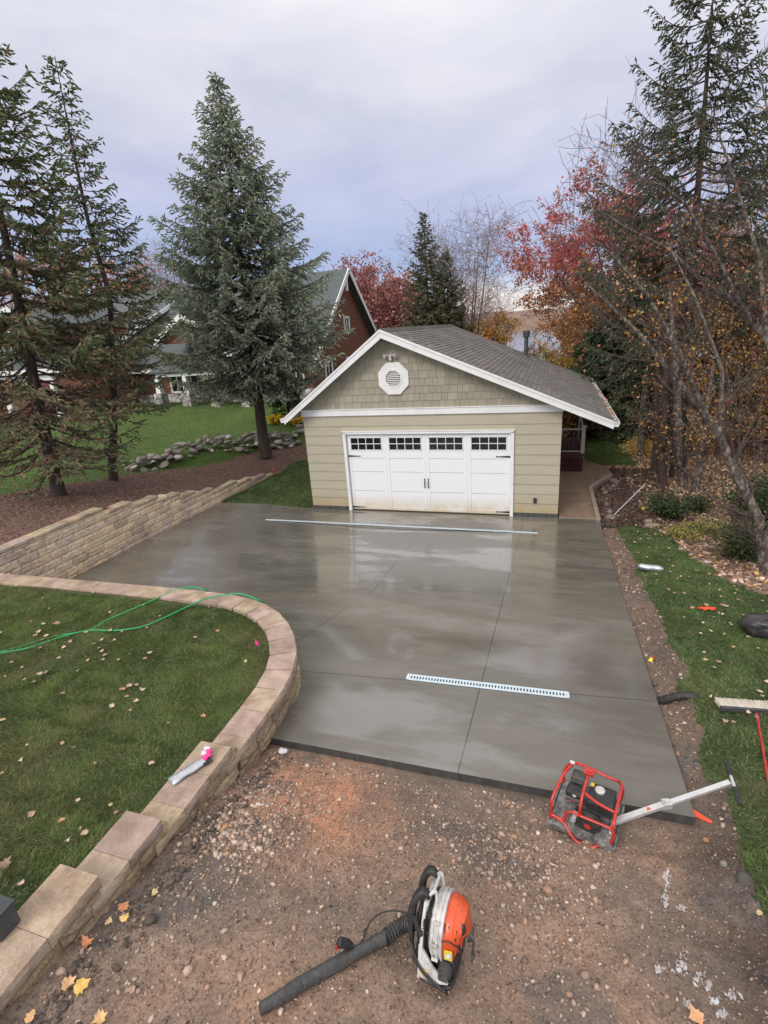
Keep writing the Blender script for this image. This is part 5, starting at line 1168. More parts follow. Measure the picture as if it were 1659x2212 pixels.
# foreground leaning tree: traced trunk and limbs at their real distance
b1 = ghit(1650, 1240); yy = b1[1]
tr1 = [vy(u, v, yy+k) for (u, v, k) in [(1655, 1245, 0), (1640, 1120, 0), (1592, 1030, .1), (1555, 940, .2), (1518, 885, .3), (1451, 807, .4), (1377, 717, .5), (1328, 670, .6), (1265, 610, .8)]]
limA = [vy(u, v, yy+k) for (u, v, k) in [(1518, 885, .3), (1470, 770, -.3), (1400, 640, -.8), (1330, 560, -1.0), (1265, 500, -1.1)]]
limB = [vy(u, v, yy+k) for (u, v, k) in [(1555, 940, .2), (1560, 800, .8), (1500, 640, 1.2), (1440, 520, 1.3)]]
broadleaf('crabapple_tree', 'mottled grey trunk leaning far left across the lower right, nearly bare', tuple(b1), [(tr1, [.115, .09, .078, .07, .06, .05, .04, .028, .012]), (limA, [.055, .045, .03, .018, .008]), (limB, [.05, .04, .025, .01])], 45, 3, 600, .06, ORB+[(.5, .36, .06)], tw=1.2, kids=(3, 4), spread=.5, up=.3, thin=.7, clump=.03)
b2 = (14.0, -1.0, -.6); y2 = -1.0
l1 = [vy(u, v, y2+k) for (u, v, k) in [(1720, 1150, 0), (1690, 860, 0), (1659, 735, 0), (1600, 660, .2), (1510, 600, .4), (1440, 535, .6), (1350, 490, .8), (1290, 450, 1.0)]]
l2 = [vy(u, v, y2+k) for (u, v, k) in [(1600, 660, .2), (1550, 560, -.3), (1480, 440, -.7), (1430, 400, -1.0), (1385, 385, -1.1)]]
l3 = [vy(u, v, y2+k) for (u, v, k) in [(1659, 735, 0), (1640, 560, .5), (1590, 400, .9), (1540, 250, 1.2)]]
l4 = [vy(u, v, y2+k) for (u, v, k) in [(1690, 860, 0), (1690, 600, .3), (1680, 350, .5), (1640, 150, .7)]]
broadleaf('cherry_tree', 'thin bare grey tree leaning in from the right edge with long whippy branches', tuple(l1[0]), [(l1, [.12, .10, .08, .058, .042, .03, .018, .008]), (l2, [.05, .04, .028, .018, .008]), (l3, [.06, .045, .03, .012]), (l4, [.06, .045, .03, .012])], 46, 4, 1100, .055, RED+ORB+[(.5, .36, .06)], leafz=lambda P: np.clip((8.2-P[:, 2])/3, .04, 1), tw=.85, kids=(3, 5), spread=.45, up=.2, thin=.6, clump=.03)
# clump of trunks beside the walkway
for i, (u, v, ur, vr, rad, lab) in enumerate([(1412, 1020, 1420, 780, .10, 'straight brown trunk standing nearest the walkway in the trunk clump'), (1432, 1046, 1440, 800, .13, 'thick dark trunk second from the left in the trunk clump'), (1452, 1030, 1450, 820, .08, 'thin dark trunk between thicker ones in the trunk clump'), (1478, 1052, 1455, 740, .13, 'grey forked trunk in the middle of the trunk clump'), (1500, 1062, 1530, 860, .11, 'grey trunk bending right at the right side of the trunk clump'), (1385, 985, 1396, 780, .12, 'pale grey trunk standing back behind the dark evergreens')]):
    b = ghit(u, v); e = vy(ur, vr, b[1]+.3); b = Vector(b); e = Vector(e); 
    broadleaf('tree', lab, tuple(b), [([b-Vector((0, 0, .2)), b.lerp(e, .35)+Vector((.06*(-1)**i, 0, 0)), b.lerp(e, .7), e, e+(e-b)*.35], [rad*1.2, rad, rad*.85, rad*.65, rad*.25])], 50+i, 3, 90 if i < 3 or i == 5 else 900, .09, ORB+[(.45, .33, .06)], bark='spruce_bark' if i < 3 else 'grey_bark', tw=.8 if i < 3 else 1.2, kids=(1, 2), up=.25)
# behind: maples, bare trees and the shore trees
def back_tree(u, v, y, zb, w, lab, pal, nleaf, seed, leaf=.22, kids=(2, 3), bark='grey_bark', cat='tree', low=.3, n=7, tw=None, name='tree', rmin=.010):
    tp3 = vy(u, v, y); rad0 = .1+.008*(tp3[2]-zb)
    broadleaf(name, lab, (tp3[0], y, zb), fan((tp3[0], y, zb), (tp3[0], y, tp3[2]), y, rad0, n, w, seed, low=low), seed, 4, nleaf, leaf, pal, bark, cat, tw=tw or w*.62, kids=kids, clump=.2, thin=.6, rmin=rmin)
MV = [(.42, .16, .14), (.34, .11, .10), (.50, .24, .20), (.30, .13, .12)]
back_tree(790, 612, 42, -2, 3.6, 'dull red maple behind the right end of the brown house', MV, 15000, 61, .28, name='maple_tree', cat='maple')
back_tree(850, 632, 40, -2, 3.2, 'pinkish red maple between the house gable and the narrow spruce', MV, 12000, 62, .28, name='maple_tree', cat='maple')
back_tree(700, 640, 46, -2, 4, 'red maple mostly hidden behind the blue-green spruce and the house', MV, 8000, 63, .28, name='maple_tree', cat='maple')
back_tree(1000, 530, 36, -3, 2.2, 'tall leafless tree with fine upswept twigs right of the narrow spruce', [(.45, .22, .14)], 1200, 64, .2, kids=(4, 6), bark='pale_twig', low=.15, n=12, tw=2.6)
back_tree(1072, 668, 34, -3, 1.1, 'golden and olive leaved tree left of the flue pipe', [(.55, .30, .06), (.42, .30, .08), (.60, .24, .05), (.34, .30, .08)], 5000, 65, .17)
back_tree(1030, 705, 32, -3, 1.0, 'orange-yellow leaved tree just behind the garage ridge end', [(.60, .32, .05), (.62, .24, .05)], 4500, 66, .17)
back_tree(1160, 712, 30, -3, .7, 'small orange leaved tree in front of the lake behind the flue pipe', [(.64, .27, .08), (.60, .22, .08)], 900, 67, .14)
back_tree(1258, 670, 27, -3, 1.5, 'orange-red leaved tree between the lake and the dense round evergreen', ORB[:3]+[(.55, .2, .08)], 8000, 68, .18)
back_tree(1205, 765, 20, -2, .8, 'low yellow-green shrubby tree behind the right end of the roof', [(.50, .42, .05), (.42, .38, .06)], 4200, 69, .13)
back_tree(1350, 640, 24, -2.5, 2.0, 'orange leaved tree behind the hemlock and dense evergreen', ORB, 11000, 70, .17)
back_tree(1420, 600, 27, -3, 3.6, 'rusty leaved tree far back behind the tall right spruce', ORB+RED[:1], 15000, 71, .2)
back_tree(1640, 560, 25, -3, 3.8, 'dull brown tree far back at the right edge', ORB[2:4]+[(.25, .14, .12)], 14000, 72, .2)
back_tree(350, 560, 44, 0, 3.6, 'pale leafless tree rising behind the house roof between the left spruces', [(.4, .2, .16)], 500, 73, .25, kids=(4, 6), bark='pale_twig', low=.2, n=11, tw=2.6)
back_tree(260, 600, 40, 0, 3.6, 'orange leaved tree behind the slender left spruce', [(.55, .22, .10), (.48, .22, .14), (.6, .3, .12)], 9000, 74, .28)
back_tree(60, 560, 42, 0, 4.5, 'russet leaved tree behind the brown house at the left edge', [(.45, .2, .12), (.4, .2, .15)], 9000, 75, .28)
back_tree(1238, 880, 12.0, -.6, .5, 'small golden tree seen past the garage corner over the deck rail', [(.58, .34, .05), (.6, .28, .05)], 2600, 76, .09, tw=.7)
# shrubs and ground plants on the right
def shrub(name, label, c, h, w, n, leaf, cols, seed, cat='shrub', stems=14):
    g_ = np.random.default_rng(seed); r = random.Random(seed); t = empty(name, tuple(c), label, cat); mb = MB(); tips = []
    for k in range(stems):
        a = r.uniform(0, 6.28); rr = w*.5*math.sqrt(r.random()); p = [(0, 0, -.05), (math.cos(a)*rr*.4, math.sin(a)*rr*.4, h*.5), (math.cos(a)*rr, math.sin(a)*rr, h*r.uniform(.65, 1))]; mb.tube(p, [.012, .008, .004], 5); tips.append(p)
    mb.build('stems', 'twig_bark', t); n = int(n*q); i = g_.integers(0, stems, n); T = np.array(tips)[i]; u = g_.random((n, 1)); P = np.where(u < .35, T[:, 0]+(T[:, 1]-T[:, 0])*u/.35, T[:, 1]+(T[:, 2]-T[:, 1])*(u-.35)/.65)+g_.normal(0, w*.11, (n, 3))*np.array([1, 1, .7]); P[:, 2] = np.abs(P[:, 2])
    D = norm(g_.normal(size=(n, 3))*np.array([1, 1, .5])); x = norm(np.cross(D, g_.normal(size=(n, 3))*.5+np.array([0, 0, 1]))); L = leaf*g_.uniform(.5, 1.3, (n, 1)); wd = L*.34
    V = np.stack([P, P+D*L*.5+x*wd, P+D*L, P+D*L*.5-x*wd], 1).reshape(-1, 3); C = np.array(cols)[g_.integers(0, len(cols), n)]*g_.uniform(.6, 1.35, (n, 1)); npmesh('leaves', V, np.arange(len(V)).reshape(-1, 4), 'foliage', np.clip(np.repeat(C, 4, 0), 0, 1), parent=t)
GS = [(.045, .075, .028), (.06, .095, .035), (.035, .06, .025), (.09, .12, .04)]
shrub('shrub', 'green leafy shrub at the foot of the trunk clump', ghit(1445, 1118), .6, 1.25, 2600, .075, GS, 81, stems=22)
shrub('shrub', 'loose green shrub right of the trunk clump', ghit(1505, 1105), .45, .9, 1300, .07, GS, 82)
shrub('shrub', 'large dark green shrub around the foot of the leaning trunk', ghit(1600, 1205), .85, 1.7, 4600, .06, GS+[(.12, .13, .04)], 83, stems=24)
shrub('shrub', 'broad-leaved green shrub at the right edge behind the leaning trunk', vy(1650, 1040, 1.0)*np.array([1, 1, 0])+np.array([0, 0, -.5]), 1.5, 2.0, 3500, .11, GS, 84)
YL = [(.42, .34, .08), (.30, .30, .07), (.46, .38, .12), (.18, .22, .06)]
shrub('ground_plant', 'patch of low yellow-green plants between side lawn and leaf litter', ghit(1475, 1160), .18, 1.1, 900, .06, YL, 85, 'plant')
shrub('ground_plant', 'yellowing low plants in front of the dark green shrub', ghit(1530, 1150), .22, 1.2, 900, .06, YL, 86, 'plant')
shrub('ground_plant', 'pale yellow grassy plants behind the trunk clump', ghit(1392, 978), .35, 2.3, 4200, .09, [(.75, .56, .16), (.80, .62, .28)], 87, 'plant')
shrub('ground_plant', 'bright yellow hosta leaves above the boulder row beside the blue-green spruce', ghit(598, 915), .4, 1.0, 900, .16, [(.75, .55, .04), (.65, .5, .05)], 88, 'plant')
shrub('ground_plant', 'bright yellow hosta leaves next to the garage eave', ghit(643, 918), .35, .8, 600, .16, [(.75, .55, .04), (.65, .42, .04)], 89, 'plant')
# ------------------------------------------------------------------ loose objects
def smooth(pts, n=8):
    P = [Vector(p) for p in pts]; out = []
    for i in range(len(P)-1):
        a = P[max(i-1, 0)]; b = P[i]; c = P[i+1]; d = P[min(i+2, len(P)-1)]
        for k in range(n):
            t = k/n; out.append(.5*((2*b)+(c-a)*t+(2*a-5*b+4*c-d)*t*t+(3*b-a-3*c+d)*t**3))
    out.append(P[-1]); return out
def hoses():
    A = [(-20, 1411), (0, 1408), (60, 1392), (115, 1375), (190, 1362), (235, 1338), (300, 1310), (350, 1288), (385, 1272), (420, 1269), (438, 1273)]
    B = [(-20, 1416), (0, 1411), (60, 1400), (120, 1380), (190, 1362), (250, 1362), (310, 1353), (360, 1332), (400, 1313), (440, 1295), (480, 1286), (520, 1283), (553, 1294)]
    for i, (L, lab) in enumerate(((A, 'green garden hose lying over the wall cap, upper of the two runs'), (B, 'green garden hose lying over the wall cap, lower of the two runs'))):
        P = []
        for (u, v) in L:
            onw = (v < 1300 and u > 385) 
            z = 1.36 if onw else 1.30
            P.append(hz(u, v, z+.012+(.01 if i else 0)))
        e = P[-1]; P.append((e[0]+.05, e[1]+.14, 1.2)); P.append((e[0]+.06, e[1]+.17, .8))
        o = np.array(P[5]); mb = MB(); mb.tube([p-Vector(o) for p in smooth(P, 8)], .0125, 8); h = mb.build('garden_hose', 'hose_green', smooth=60); h.location = o; tag(h, lab, 'hose', 'green garden hoses')
hoses()
def grate(name, a, b, w, slots, label):
    A = on_slab(*a); Bq = on_slab(*b); A = Vector(A); Bq = Vector(Bq); L = (Bq-A).length; t = empty(name, tuple((A+Bq)/2), label, 'drain grate'); t.rotation_euler = (0, 0, math.atan2((Bq-A).y, (Bq-A).x)); 
    sl = (float(slabz(np.array((A+Bq).x/2), np.array((A+Bq).y/2-.1)))-float(slabz(np.array((A+Bq).x/2), np.array((A+Bq).y/2+.1))))/.2
    t.rotation_euler[0] = -math.atan(sl); t.rotation_euler[1] = -math.asin((Bq-A).z/L)
    ch = MB(); ch.box((0, 0, .002), (L+.01, w+.012, .004)); ch.build('channel', 'slot_dark', t)
    m = MB(); z = .010
    for s in (-1, 1): m.box((0, s*(w/2-w*.11), z), (L, w*.22, .012))
    n = slots; p = L/n
    for k in range(n+1): m.box((-L/2+k*p, 0, z-.001), (p*.52, w*.6, .010))
    for s in (-1, 1): m.box((s*(L/2-.01), 0, z+.001), (.03, w, .0125))
    m.build('grating', 'galvanised', t)
grate('drain_grate', (880, 1463), (1228, 1503), .135, 52, 'short wide slotted pale blue drain grate crossing the near part of the driveway')
grate('drain_grate', (575, 1123), (1160, 1152), .075, 150, 'long narrow drain grate set in the driveway just in front of the garage door')

def blower():
    # stands upright on its base; body axis x = back pad to engine
    b = ghit(955, 2092); b[2] = gz(b[0], b[1])+.045; t = empty('leaf_blower', tuple(b), 'orange and white backpack leaf blower with black harness standing on the dirt', 'leaf blower', rz=R(-4), rx=R(-17)); t.scale = (.80, .92, .98)
    W2 = Matrix.Identity(3)
    m = MB()  # skid base
    m.tube(smooth([(-.13, -.15, .015), (-.13, .12, .015), (-.08, .16, .015), (.10, .16, .015), (.12, .10, .02), (.12, -.12, .02), (.08, -.17, .015), (-.08, -.17, .015), (-.13, -.15, .015)], 4), .016, 8)
    m.box((0, 0, .04), (.22, .28, .035)); m.build('base_frame', 'plastic_black', t, smooth=40, bevel=.006)
    m = MB()  # white back plate, tall arch with carrying handle at top
    m.prism([(-.17, .02), (.17, .02), (.19, .16), (.16, .34), (.11, .44), (-.11, .44), (-.16, .34), (-.19, .16)], (-.135, 0, .03), (0, 1, 0), (0, 0, 1), (1, 0, 0), .025)
    m.tube(smooth([(-.12, -.10, .40), (-.10, -.10, .50), (-.07, -.09, .535), (-.05, -.08, .52), (-.04, -.09, .44), (-.07, -.10, .36), (-.10, -.12, .28)], 5), .013, 8)
    m.tube(smooth([(-.12, .10, .40), (-.10, .10, .50), (-.07, .09, .535), (-.05, .08, .52), (-.04, .09, .44), (-.07, .10, .36)], 5), .013, 8)
    m.tube([(-.07, -.09, .535), (-.07, .09, .535)], .013, 8)
    m.prism([(-.14, .0), (.02, .0), (.10, .02), (-.02, .09), (-.10, .18), (-.14, .21)], (0, -.185, .03), (1, 0, 0), (0, 0, 1), (0, 1, 0), .02)
    m.build('back_plate', 'plastic_white', t, smooth=45, bevel=.006)
    m = MB(); m.box((-.09, -.2075+.02, .075), (.055, .003, .035)); m.build('warning_sticker', 'yellow_label', t)
    m = MB()  # harness: shoulder pads and straps
    for s in (-1, 1):
        hp = smooth([(-.09, s*.10, .50), (-.15, s*.105, .525), (-.205, s*.11, .47), (-.225, s*.12, .38), (-.22, s*.13, .28), (-.20, s*.14, .18), (-.16, s*.15, .09), (-.10, s*.16, .04)], 5); nh = len(hp); m.strap(hp, [.045+.035*math.sin(math.pi*min(1, i/nh*1.5)) if i/nh < .66 else .035 for i in range(nh)], [.022+.030*math.sin(math.pi*min(1, i/nh*1.5)) if i/nh < .66 else .012 for i in range(nh)])
    m.box((-.085, 0, .26), (.05, .26, .30)); m.ell((-.165, 0, .30), (.035, .15, .14), 14, 9); m.ell((-.165, 0, .12), (.035, .14, .06), 14, 9); m.build('harness', 'plastic_black', t, smooth=60)
    m = MB()
    for z in (.34, .365): m.box((-.225, -.155, z), (.05, .012, .008))
    m.bar((-.20, -.17, .40), (-.12, -.185, .30), .012, .03); m.tube(smooth([(-.21, -.16, .22), (-.13, -.20, .12), (-.02, -.20, .05), (.08, -.20, .02), (.10, -.19, -.0)], 4), .010, 6); m.build('strap', 'plastic_black', t)
    m = MB()  # fan housing: flat drum, axis x
    prof_ = [(-.075, .10), (-.07, .165), (-.055, .185), (-.045, .187), (-.043, .197), (-.033, .197), (-.031, .189), (-.012, .189), (-.010, .197), (.004, .197), (.006, .189), (.022, .188), (.024, .198), (.036, .198), (.038, .185), (.045, .15)]
    m.tube([(x, 0, .285) for x, r in prof_], [r for x, r in prof_], 32); fh = m.build('fan_housing', 'plastic_white', t, smooth=35)
    for z in (.17, .285, .40):
        c = MB(); y = -math.sqrt(max(0, .20**2-(z-.285)**2)); c.box((-.015, y-.006, z), (.05, .016, .02)); c.build('clip', 'plastic_white', fh, bevel=.003)
    g_ = MB()
    for k in range(12): z = .21+k*.016; g_.box((-.108, -.12, z), (.02, .10, .006))
    g_.build('intake_grille', 'plastic_black', t)
    m = MB()  # orange engine shroud
    vs = [(.03, .172, .0), (.06, .182, .0), (.10, .176, .0), (.125, .165, -.003), (.150, .150, -.006), (.155, .125, -.01), (.172, .11, -.012), (.178, .06, -.015), (.18, .02, -.02)]
    m.tube([(x, 0, .285+dz) for x, r, dz in vs], [r for x, r, dz in vs], 28)
    sh = m.build('engine_shroud', 'plastic_orange', t, smooth=28)
    m = MB(); [m.bar((.045+.03*k, -.150+.004*k, .405-.010*k), (.060+.03*k, -.176+.01*k, .30), .006, .006) for k in range(4)]; m.tube(smooth([(.035, -.178, .31), (.09, -.182, .325), (.14, -.165, .30), (.165, -.12, .26)], 5), .0035, 6); m.build('panel_seam', 'plastic_black', sh)
    m = MB(); m.tube([(x, 0, .285+dz) for x, r, dz in [(.10, .176, 0), (.105, .178, 0), (.115, .174, 0), (.118, .165, 0)]], [.176, .178, .172, .16], 28); m.build('shroud_rib', 'plastic_orange', sh, smooth=35)
    m = MB(); m.ell((.165, -.09, .36), (.03, .03, .04), 10, 6); m.box((.175, -.085, .28), (.03, .03, .06)); [m.box((.13+.012*k, -.150+.008*k, .33-.028*k), (.012, .02, .018)) for k in range(4)]; m.build('cooling_slot', 'plastic_black', sh)
    m = MB(); m.tube([(.20, 0, .27), (.235, 0, .27)], [.05, .035], 12); m.tube(smooth([(.20, -.03, .30), (.245, -.04, .27), (.245, -.05, .19)], 4), .011, 6); m.box((.245, -.05, .17), (.02, .03, .06)); m.build('choke_lever', 'plastic_grey', t, smooth=45)
    m = MB(); m.box((.088, -.1755, .232), (.060, .006, .078), M=Matrix.Rotation(R(6), 3, 'Z') @ Matrix.Rotation(R(16), 3, 'X')); yl = m.build('label_plate', 'yellow_label', sh)
    m = MB(); m.tube([(.088, -.178, .236), (.088, -.182, .236)], [.022, .020], 10); m.build('label_print', 'galvanised', yl)
    m = MB()
    for a_ in range(8): th = a_*.785+.2; m.tube([(.105, math.cos(th)*.168, .285+math.sin(th)*.168), (.125, math.cos(th)*.160, .285+math.sin(th)*.160)], .007, 6)
    m.build('bolt', 'plastic_black', sh); m = MB(); m.box((.150, -.118, .262), (.05, .004, .022), M=Matrix.Rotation(R(35), 3, 'Z')); m.build('decal', 'plastic_white', sh)
    m = MB(); m.box((.03, 0, .10), (.20, .24, .11)); m.build('fuel_tank', 'plastic_black', t, bevel=.02)
    m = MB(); m.tube([(.06, -.12, .10), (.06, -.16, .09), (.06, -.165, .09), (.06, -.19, .085)], [.055, .052, .042, .040], 16); m.build('tank_cap', 'plastic_grey', t, smooth=35)
    # air tube: bellows, tube with handle, flared nozzle, all lying on the ground
    bpy.context.view_layer.update(); inv = t.matrix_world.inverted()
    def loc(p): return inv @ Vector(p)
    q0 = Vector(loc(hz(925, 1990, b[2]+.28))); q0 = Vector((-.07, .12, .16))
    def gp(u, v, h): P = ghit(u, v); P = hz(u, v, gz(P[0], P[1])+h); return loc(P)
    pts = smooth([q0, gp(900, 1990, .15), gp(865, 2000, .10), gp(833, 2025, .075)], 16); n = len(pts)
    m = MB(); m.tube(pts, [.050+(.008 if (i % 3) == 0 else -.003) for i in range(n)], 18); m.build('bellows', 'plastic_grey', t, smooth=30)
    a = pts[-1]; p1 = gp(750, 2070, .06); p2 = gp(650, 2125, .052); p3 = gp(618, 2147, .05); p4 = gp(562, 2180, .05)
    m = MB(); m.tube([a, a.lerp(p1, .04), a.lerp(p1, .06), a.lerp(p1, .5), p1, p1.lerp(p2, .05), p1.lerp(p2, .4), p2], [.052, .053, .047, .044, .043, .049, .047, .044], 20)
    bt = m.build('blow_tube', 'plastic_grey', t, smooth=35)
    m = MB(); m.tube([p2, p2.lerp(p3, .3), p3, p3.lerp(p4, .4), p4, p4, p3], [.046, .048, .045, .040, .037, .033, .030], 20, cap=False); m.build('nozzle', 'plastic_grey', t, smooth=35)
    hb = gp(738, 2058, .10); hd = (p1-a).normalized(); up = Vector((0, 0, 1))
    m = MB(); m.tube(smooth([hb+hd*-.09-up*.03, hb+hd*-.06+up*.03, hb-hd*.0+up*.07, hb+hd*.035+up*.09], 4), [.032, .03, .028, .026, .026, .027, .03, .031, .031, .032, .033, .03, .022], 12); m.tube([hb-hd*.05-up*.07, hb-hd*.05-up*.02], [.055, .04], 16)
    hl = m.build('control_handle', 'plastic_black', t, smooth=50); m = MB(); m.box(hb+hd*.03+up*.055, (.05, .022, .02), rz=math.atan2(hd.y, hd.x)); m.build('trigger', 'red_enamel', hl, bevel=.004)
    m = MB(); m.tube(smooth([hb-hd*.06+up*.02, gp(780, 2035, .17), gp(805, 1985, .20), gp(850, 1967, .22), Vector((-.16, .05, .22))], 8), .0055, 6); m.build('throttle_cable', 'rubber', t)
blower()

def compactor():
    b = ghit(1265, 1790); bz = b[2]
    a0 = hz(1190, 1785, bz+.05); a1 = hz(1318, 1845, bz+.03); dv = Vector(a1-a0); L = .50; ang = math.atan2(dv.y, dv.x)
    W_ = .46; c = Vector(((a0[0]+a1[0])/2, (a0[1]+a1[1])/2, bz)); perp = Vector((-math.sin(ang), math.cos(ang), 0)); c = c+perp*W_/2; c.z = gz(c.x, c.y)
    t = empty('plate_compactor', tuple(c), 'red-framed plate compactor with black engine parked beside the slab corner', 'plate compactor', rz=ang); t.scale = (1, 1, .88); UZ = Matrix.Diagonal((1, 1, 1/.88))
    hl = L/2; hw = W_/2
    m = MB()  # ribbed base plate, turned up front and back
    m.prism([(-hl, .13), (-hl+.02, .09), (-hl+.12, .012), (hl-.12, .012), (hl-.02, .07), (hl, .11), (hl-.01, .12), (hl-.12, .04), (-hl+.12, .04), (-hl+.01, .14)], (0, -hw, 0), (1, 0, 0), (0, 0, 1), (0, 1, 0), W_); m.build('base_plate', 'steel_dirty', t, bevel=.004)
    m = MB()  # console deck on rubber mounts
    m.box((0, 0, .165), (L+.02, W_+.04, .02)); m.box((.0, -hw-.02, .135), (L+.07, .022, .06)); m.box((0, hw+.02, .135), (L+.07, .022, .06)); m.box((-.17, -.12, .178), (.10, .12, .006)); m.box((hl+.03, 0, .15), (.02, W_+.02, .05)); m.box((-hl-.03, 0, .15), (.02, W_+.02, .05)); m.build('deck', 'steel_dirty', t, bevel=.004)
    for x in (-.17, .17):
        for y in (-.15, .15): k = MB(); k.tube([(x, y, .05), (x, y, .155)], [.032, .032], 12); k.build('rubber_mount', 'rubber', t)
    m = MB(); m.box((-.16, .05, .185), (.14, .3, .02)); m.tube([(-.05, -.10, .08), (-.05, .15, .08)], .05, 14); m.build('belt_guard', 'steel_dirty', t, bevel=.006)
    m = MB(); m.box((.02, .0, .255), (.2, .20, .15)); m.box((-.02, .02, .36), (.12, .14, .09)); m.build('engine_block', 'steel_dark', t, bevel=.012)
    m = MB(); m.box((-.10, .13, .385), (.14, .13, .10)); m.box((-.10, .13, .45), (.13, .11, .035)); m.build('air_filter', 'plastic_grey', t, bevel=.014)
    m = MB(); m.box((-.10, -.01, .36), (.16, .115, .13)); mf = m.build('muffler_cover', 'plastic_black', t, bevel=.022)
    def text(s, loc, rot, size, mat, parent, name):
        cu = bpy.data.curves.new(name, 'FONT'); cu.body = s; cu.size = size; cu.extrude = .0006; cu.align_x = 'CENTER'; o = bpy.data.objects.new(name, cu); COL.objects.link(o); dg = bpy.context.evaluated_depsgraph_get(); me = bpy.data.meshes.new_from_object(o.evaluated_get(dg)); bpy.data.objects.remove(o)
        me.materials.clear(); me.materials.append(MATS[mat]); o = bpy.data.objects.new(name, me); COL.objects.link(o); o.parent = parent; o.location = loc; o.rotation_euler = rot; return o
    text('CYCLONE', (-.10, -.0695, .335), (R(90), 0, 0), .034, 'plastic_white', mf, 'lettering')
    m = MB(); m.box((-.10, -.0690, .318), (.10, .002, .008)); m.build('stripe', 'red_enamel', mf)
    m = MB(); m.prism([(0, -.020), (.020, 0), (0, .020), (-.020, 0)], (-.10, -.0685, .395), (1, 0, 0), (0, 0, 1), (0, -1, 0), .002); m.build('emblem', 'plastic_white', mf)
    m = MB(); m.box((.115, .02, .37), (.21, .23, .12)); m.box((.115, .02, .315), (.225, .245, .02)); ft = m.build('fuel_tank', 'plastic_black', t, bevel=.025)
    m = MB(); m.tube([(.09, .06, .425), (.09, .06, .45), (.09, .06, .455)], [.043, .043, .036], 16); m.build('fuel_cap', 'aluminium', ft, smooth=35)
    m = MB(); m.box((.02, .10, .434), (.03, .04, .004)); m.build('warning_sticker', 'yellow_label', ft)
    m = MB(); rp = [(-.13, .112), (-.17, .108), (-.195, .085), (-.20, .05)]; m.tube([(.05, y-.01, .245) for y, r in rp], [r for y, r in rp], 24); rs_ = m.build('recoil_starter', 'plastic_black', t, smooth=35)
    for k in range(14):
        a = k*2*math.pi/14; s = MB(); s.bar((.05+math.cos(a)*.058, -.203, .245+math.sin(a)*.058), (.05+math.cos(a)*.092, -.193, .245+math.sin(a)*.092), .008, .006); s.build('fin', 'galvanised', rs_)
    s = MB(); s.tube([(.05, -.208, .245), (.05, -.213, .245)], [.030, .028], 14); s.build('badge', 'red_enamel', rs_)
    m = MB(); m.box((-.07, -.17, .25), (.035, .03, .13), M=Matrix.Rotation(R(12), 3, 'Y')); m.tube([(-.07, -.20, .24), (-.07, -.17, .24)], .02, 10); m.build('pull_cord_bracket', 'aluminium', t)
    # red tube cage
    r_ = .0135; cg = MB()
    for s in (-1, 1):
        y = s*(hw-.01)
        if s > 0:
            cg.tube(smooth([(-hl+.0, y, .16), (-hl-.01, y, .32), (-hl+.05, y, .47), (-hl+.16, y*.9, .53), (-.02, y*.85, .53), (.18, y*.85, .50), (hl-.03, y, .46), (hl+.01, y, .36), (hl-.01, y, .18)], 6), r_, 10)
        else:
            cg.tube(smooth([(-hl-.0, y, .16), (-hl-.01, y, .22), (-hl+.10, y, .22), (-hl+.12, y-.0, .32), (-hl+.17, y, .365), (-.02, y, .36), (.16, y, .36), (hl-.02, y, .355), (hl+.01, y, .30), (hl-.0, y, .20), (hl-.01, y, .15)], 6), r_, 10)
            cg.tube(smooth([(-hl+.02, y, .21), (-.14, y-.01, .19), (-.08, y-.045, .14), (-.02, y-.065, .10), (.08, y-.07, .095), (.14, y-.05, .12), (.17, y-.02, .13), (hl-.01, y-.01, .13)], 6), r_, 10)
    cg.tube(smooth([(-hl-.01, -hw+.01, .22), (-hl-.015, -hw+.04, .36), (-hl+.0, -hw+.12, .44), (-hl+.03, .05, .50), (-hl+.08, hw-.03, .51)], 6), r_, 10)
    cg.tube(smooth([(-.02, -hw+.01, .36), (-.02, -hw+.03, .46), (-.02, -hw+.10, .54), (-.02, 0, .56), (-.02, hw-.05, .54)], 6), r_, 10)
    cg.tube(smooth([(hl, -hw+.01, .33), (hl+.0, -hw+.05, .42), (hl-.0, 0, .45), (hl-.0, hw-.02, .44)], 6), r_, 10)
    cg.tube(smooth([(-.02, -.10, .53), (.10, -.10, .46), (hl-.01, -.10, .43)], 6), r_, 10)
    cg.build('roll_cage', 'red_enamel', t, smooth=60)
    m = MB(); m.box((-.02, .12, .565), (.09, .09, .03)); m.box((-.02, .12, .585), (.055, .05, .012)); m.build('lift_eye', 'red_enamel', t, bevel=.01)
    m = MB(); m.tube([(-.20, hw*.9-.022, .53), (-.16, hw*.88-.02, .532)], .016, 10); m.build('tape', 'plastic_white', t)
    # handle
    rot = Matrix.Rotation(-ang, 3, 'Z'); h0 = Vector((hl-.02, -.02, .20)); e = hz(1577, 1690, bz+.50); h1 = UZ @ (rot @ (Vector(e)-c))
    d = (h1-h0).normalized(); m = MB(); m.bar(h0, h0.lerp(h1, .48), .052, .038); m.bar(h0.lerp(h1, .44), h1, .044, .032); m.box(h0.lerp(h1, .46), (.07, .07, .06), rz=math.atan2(d.y, d.x)); m.box(h0.lerp(h1, .46)+Vector((0, 0, .035)), (.045, .03, .03), rz=math.atan2(d.y, d.x)); m.bar(h0-Vector((0, .13, 0)), h0+Vector((0, .15, 0)), .03, .03)
    hn = m.build('handle', 'aluminium', t, bevel=.003)
    g0 = UZ @ (rot @ (Vector(hz(1570, 1650, bz+.52))-c)); g1 = UZ @ (rot @ (Vector(hz(1598, 1735, bz+.50))-c))
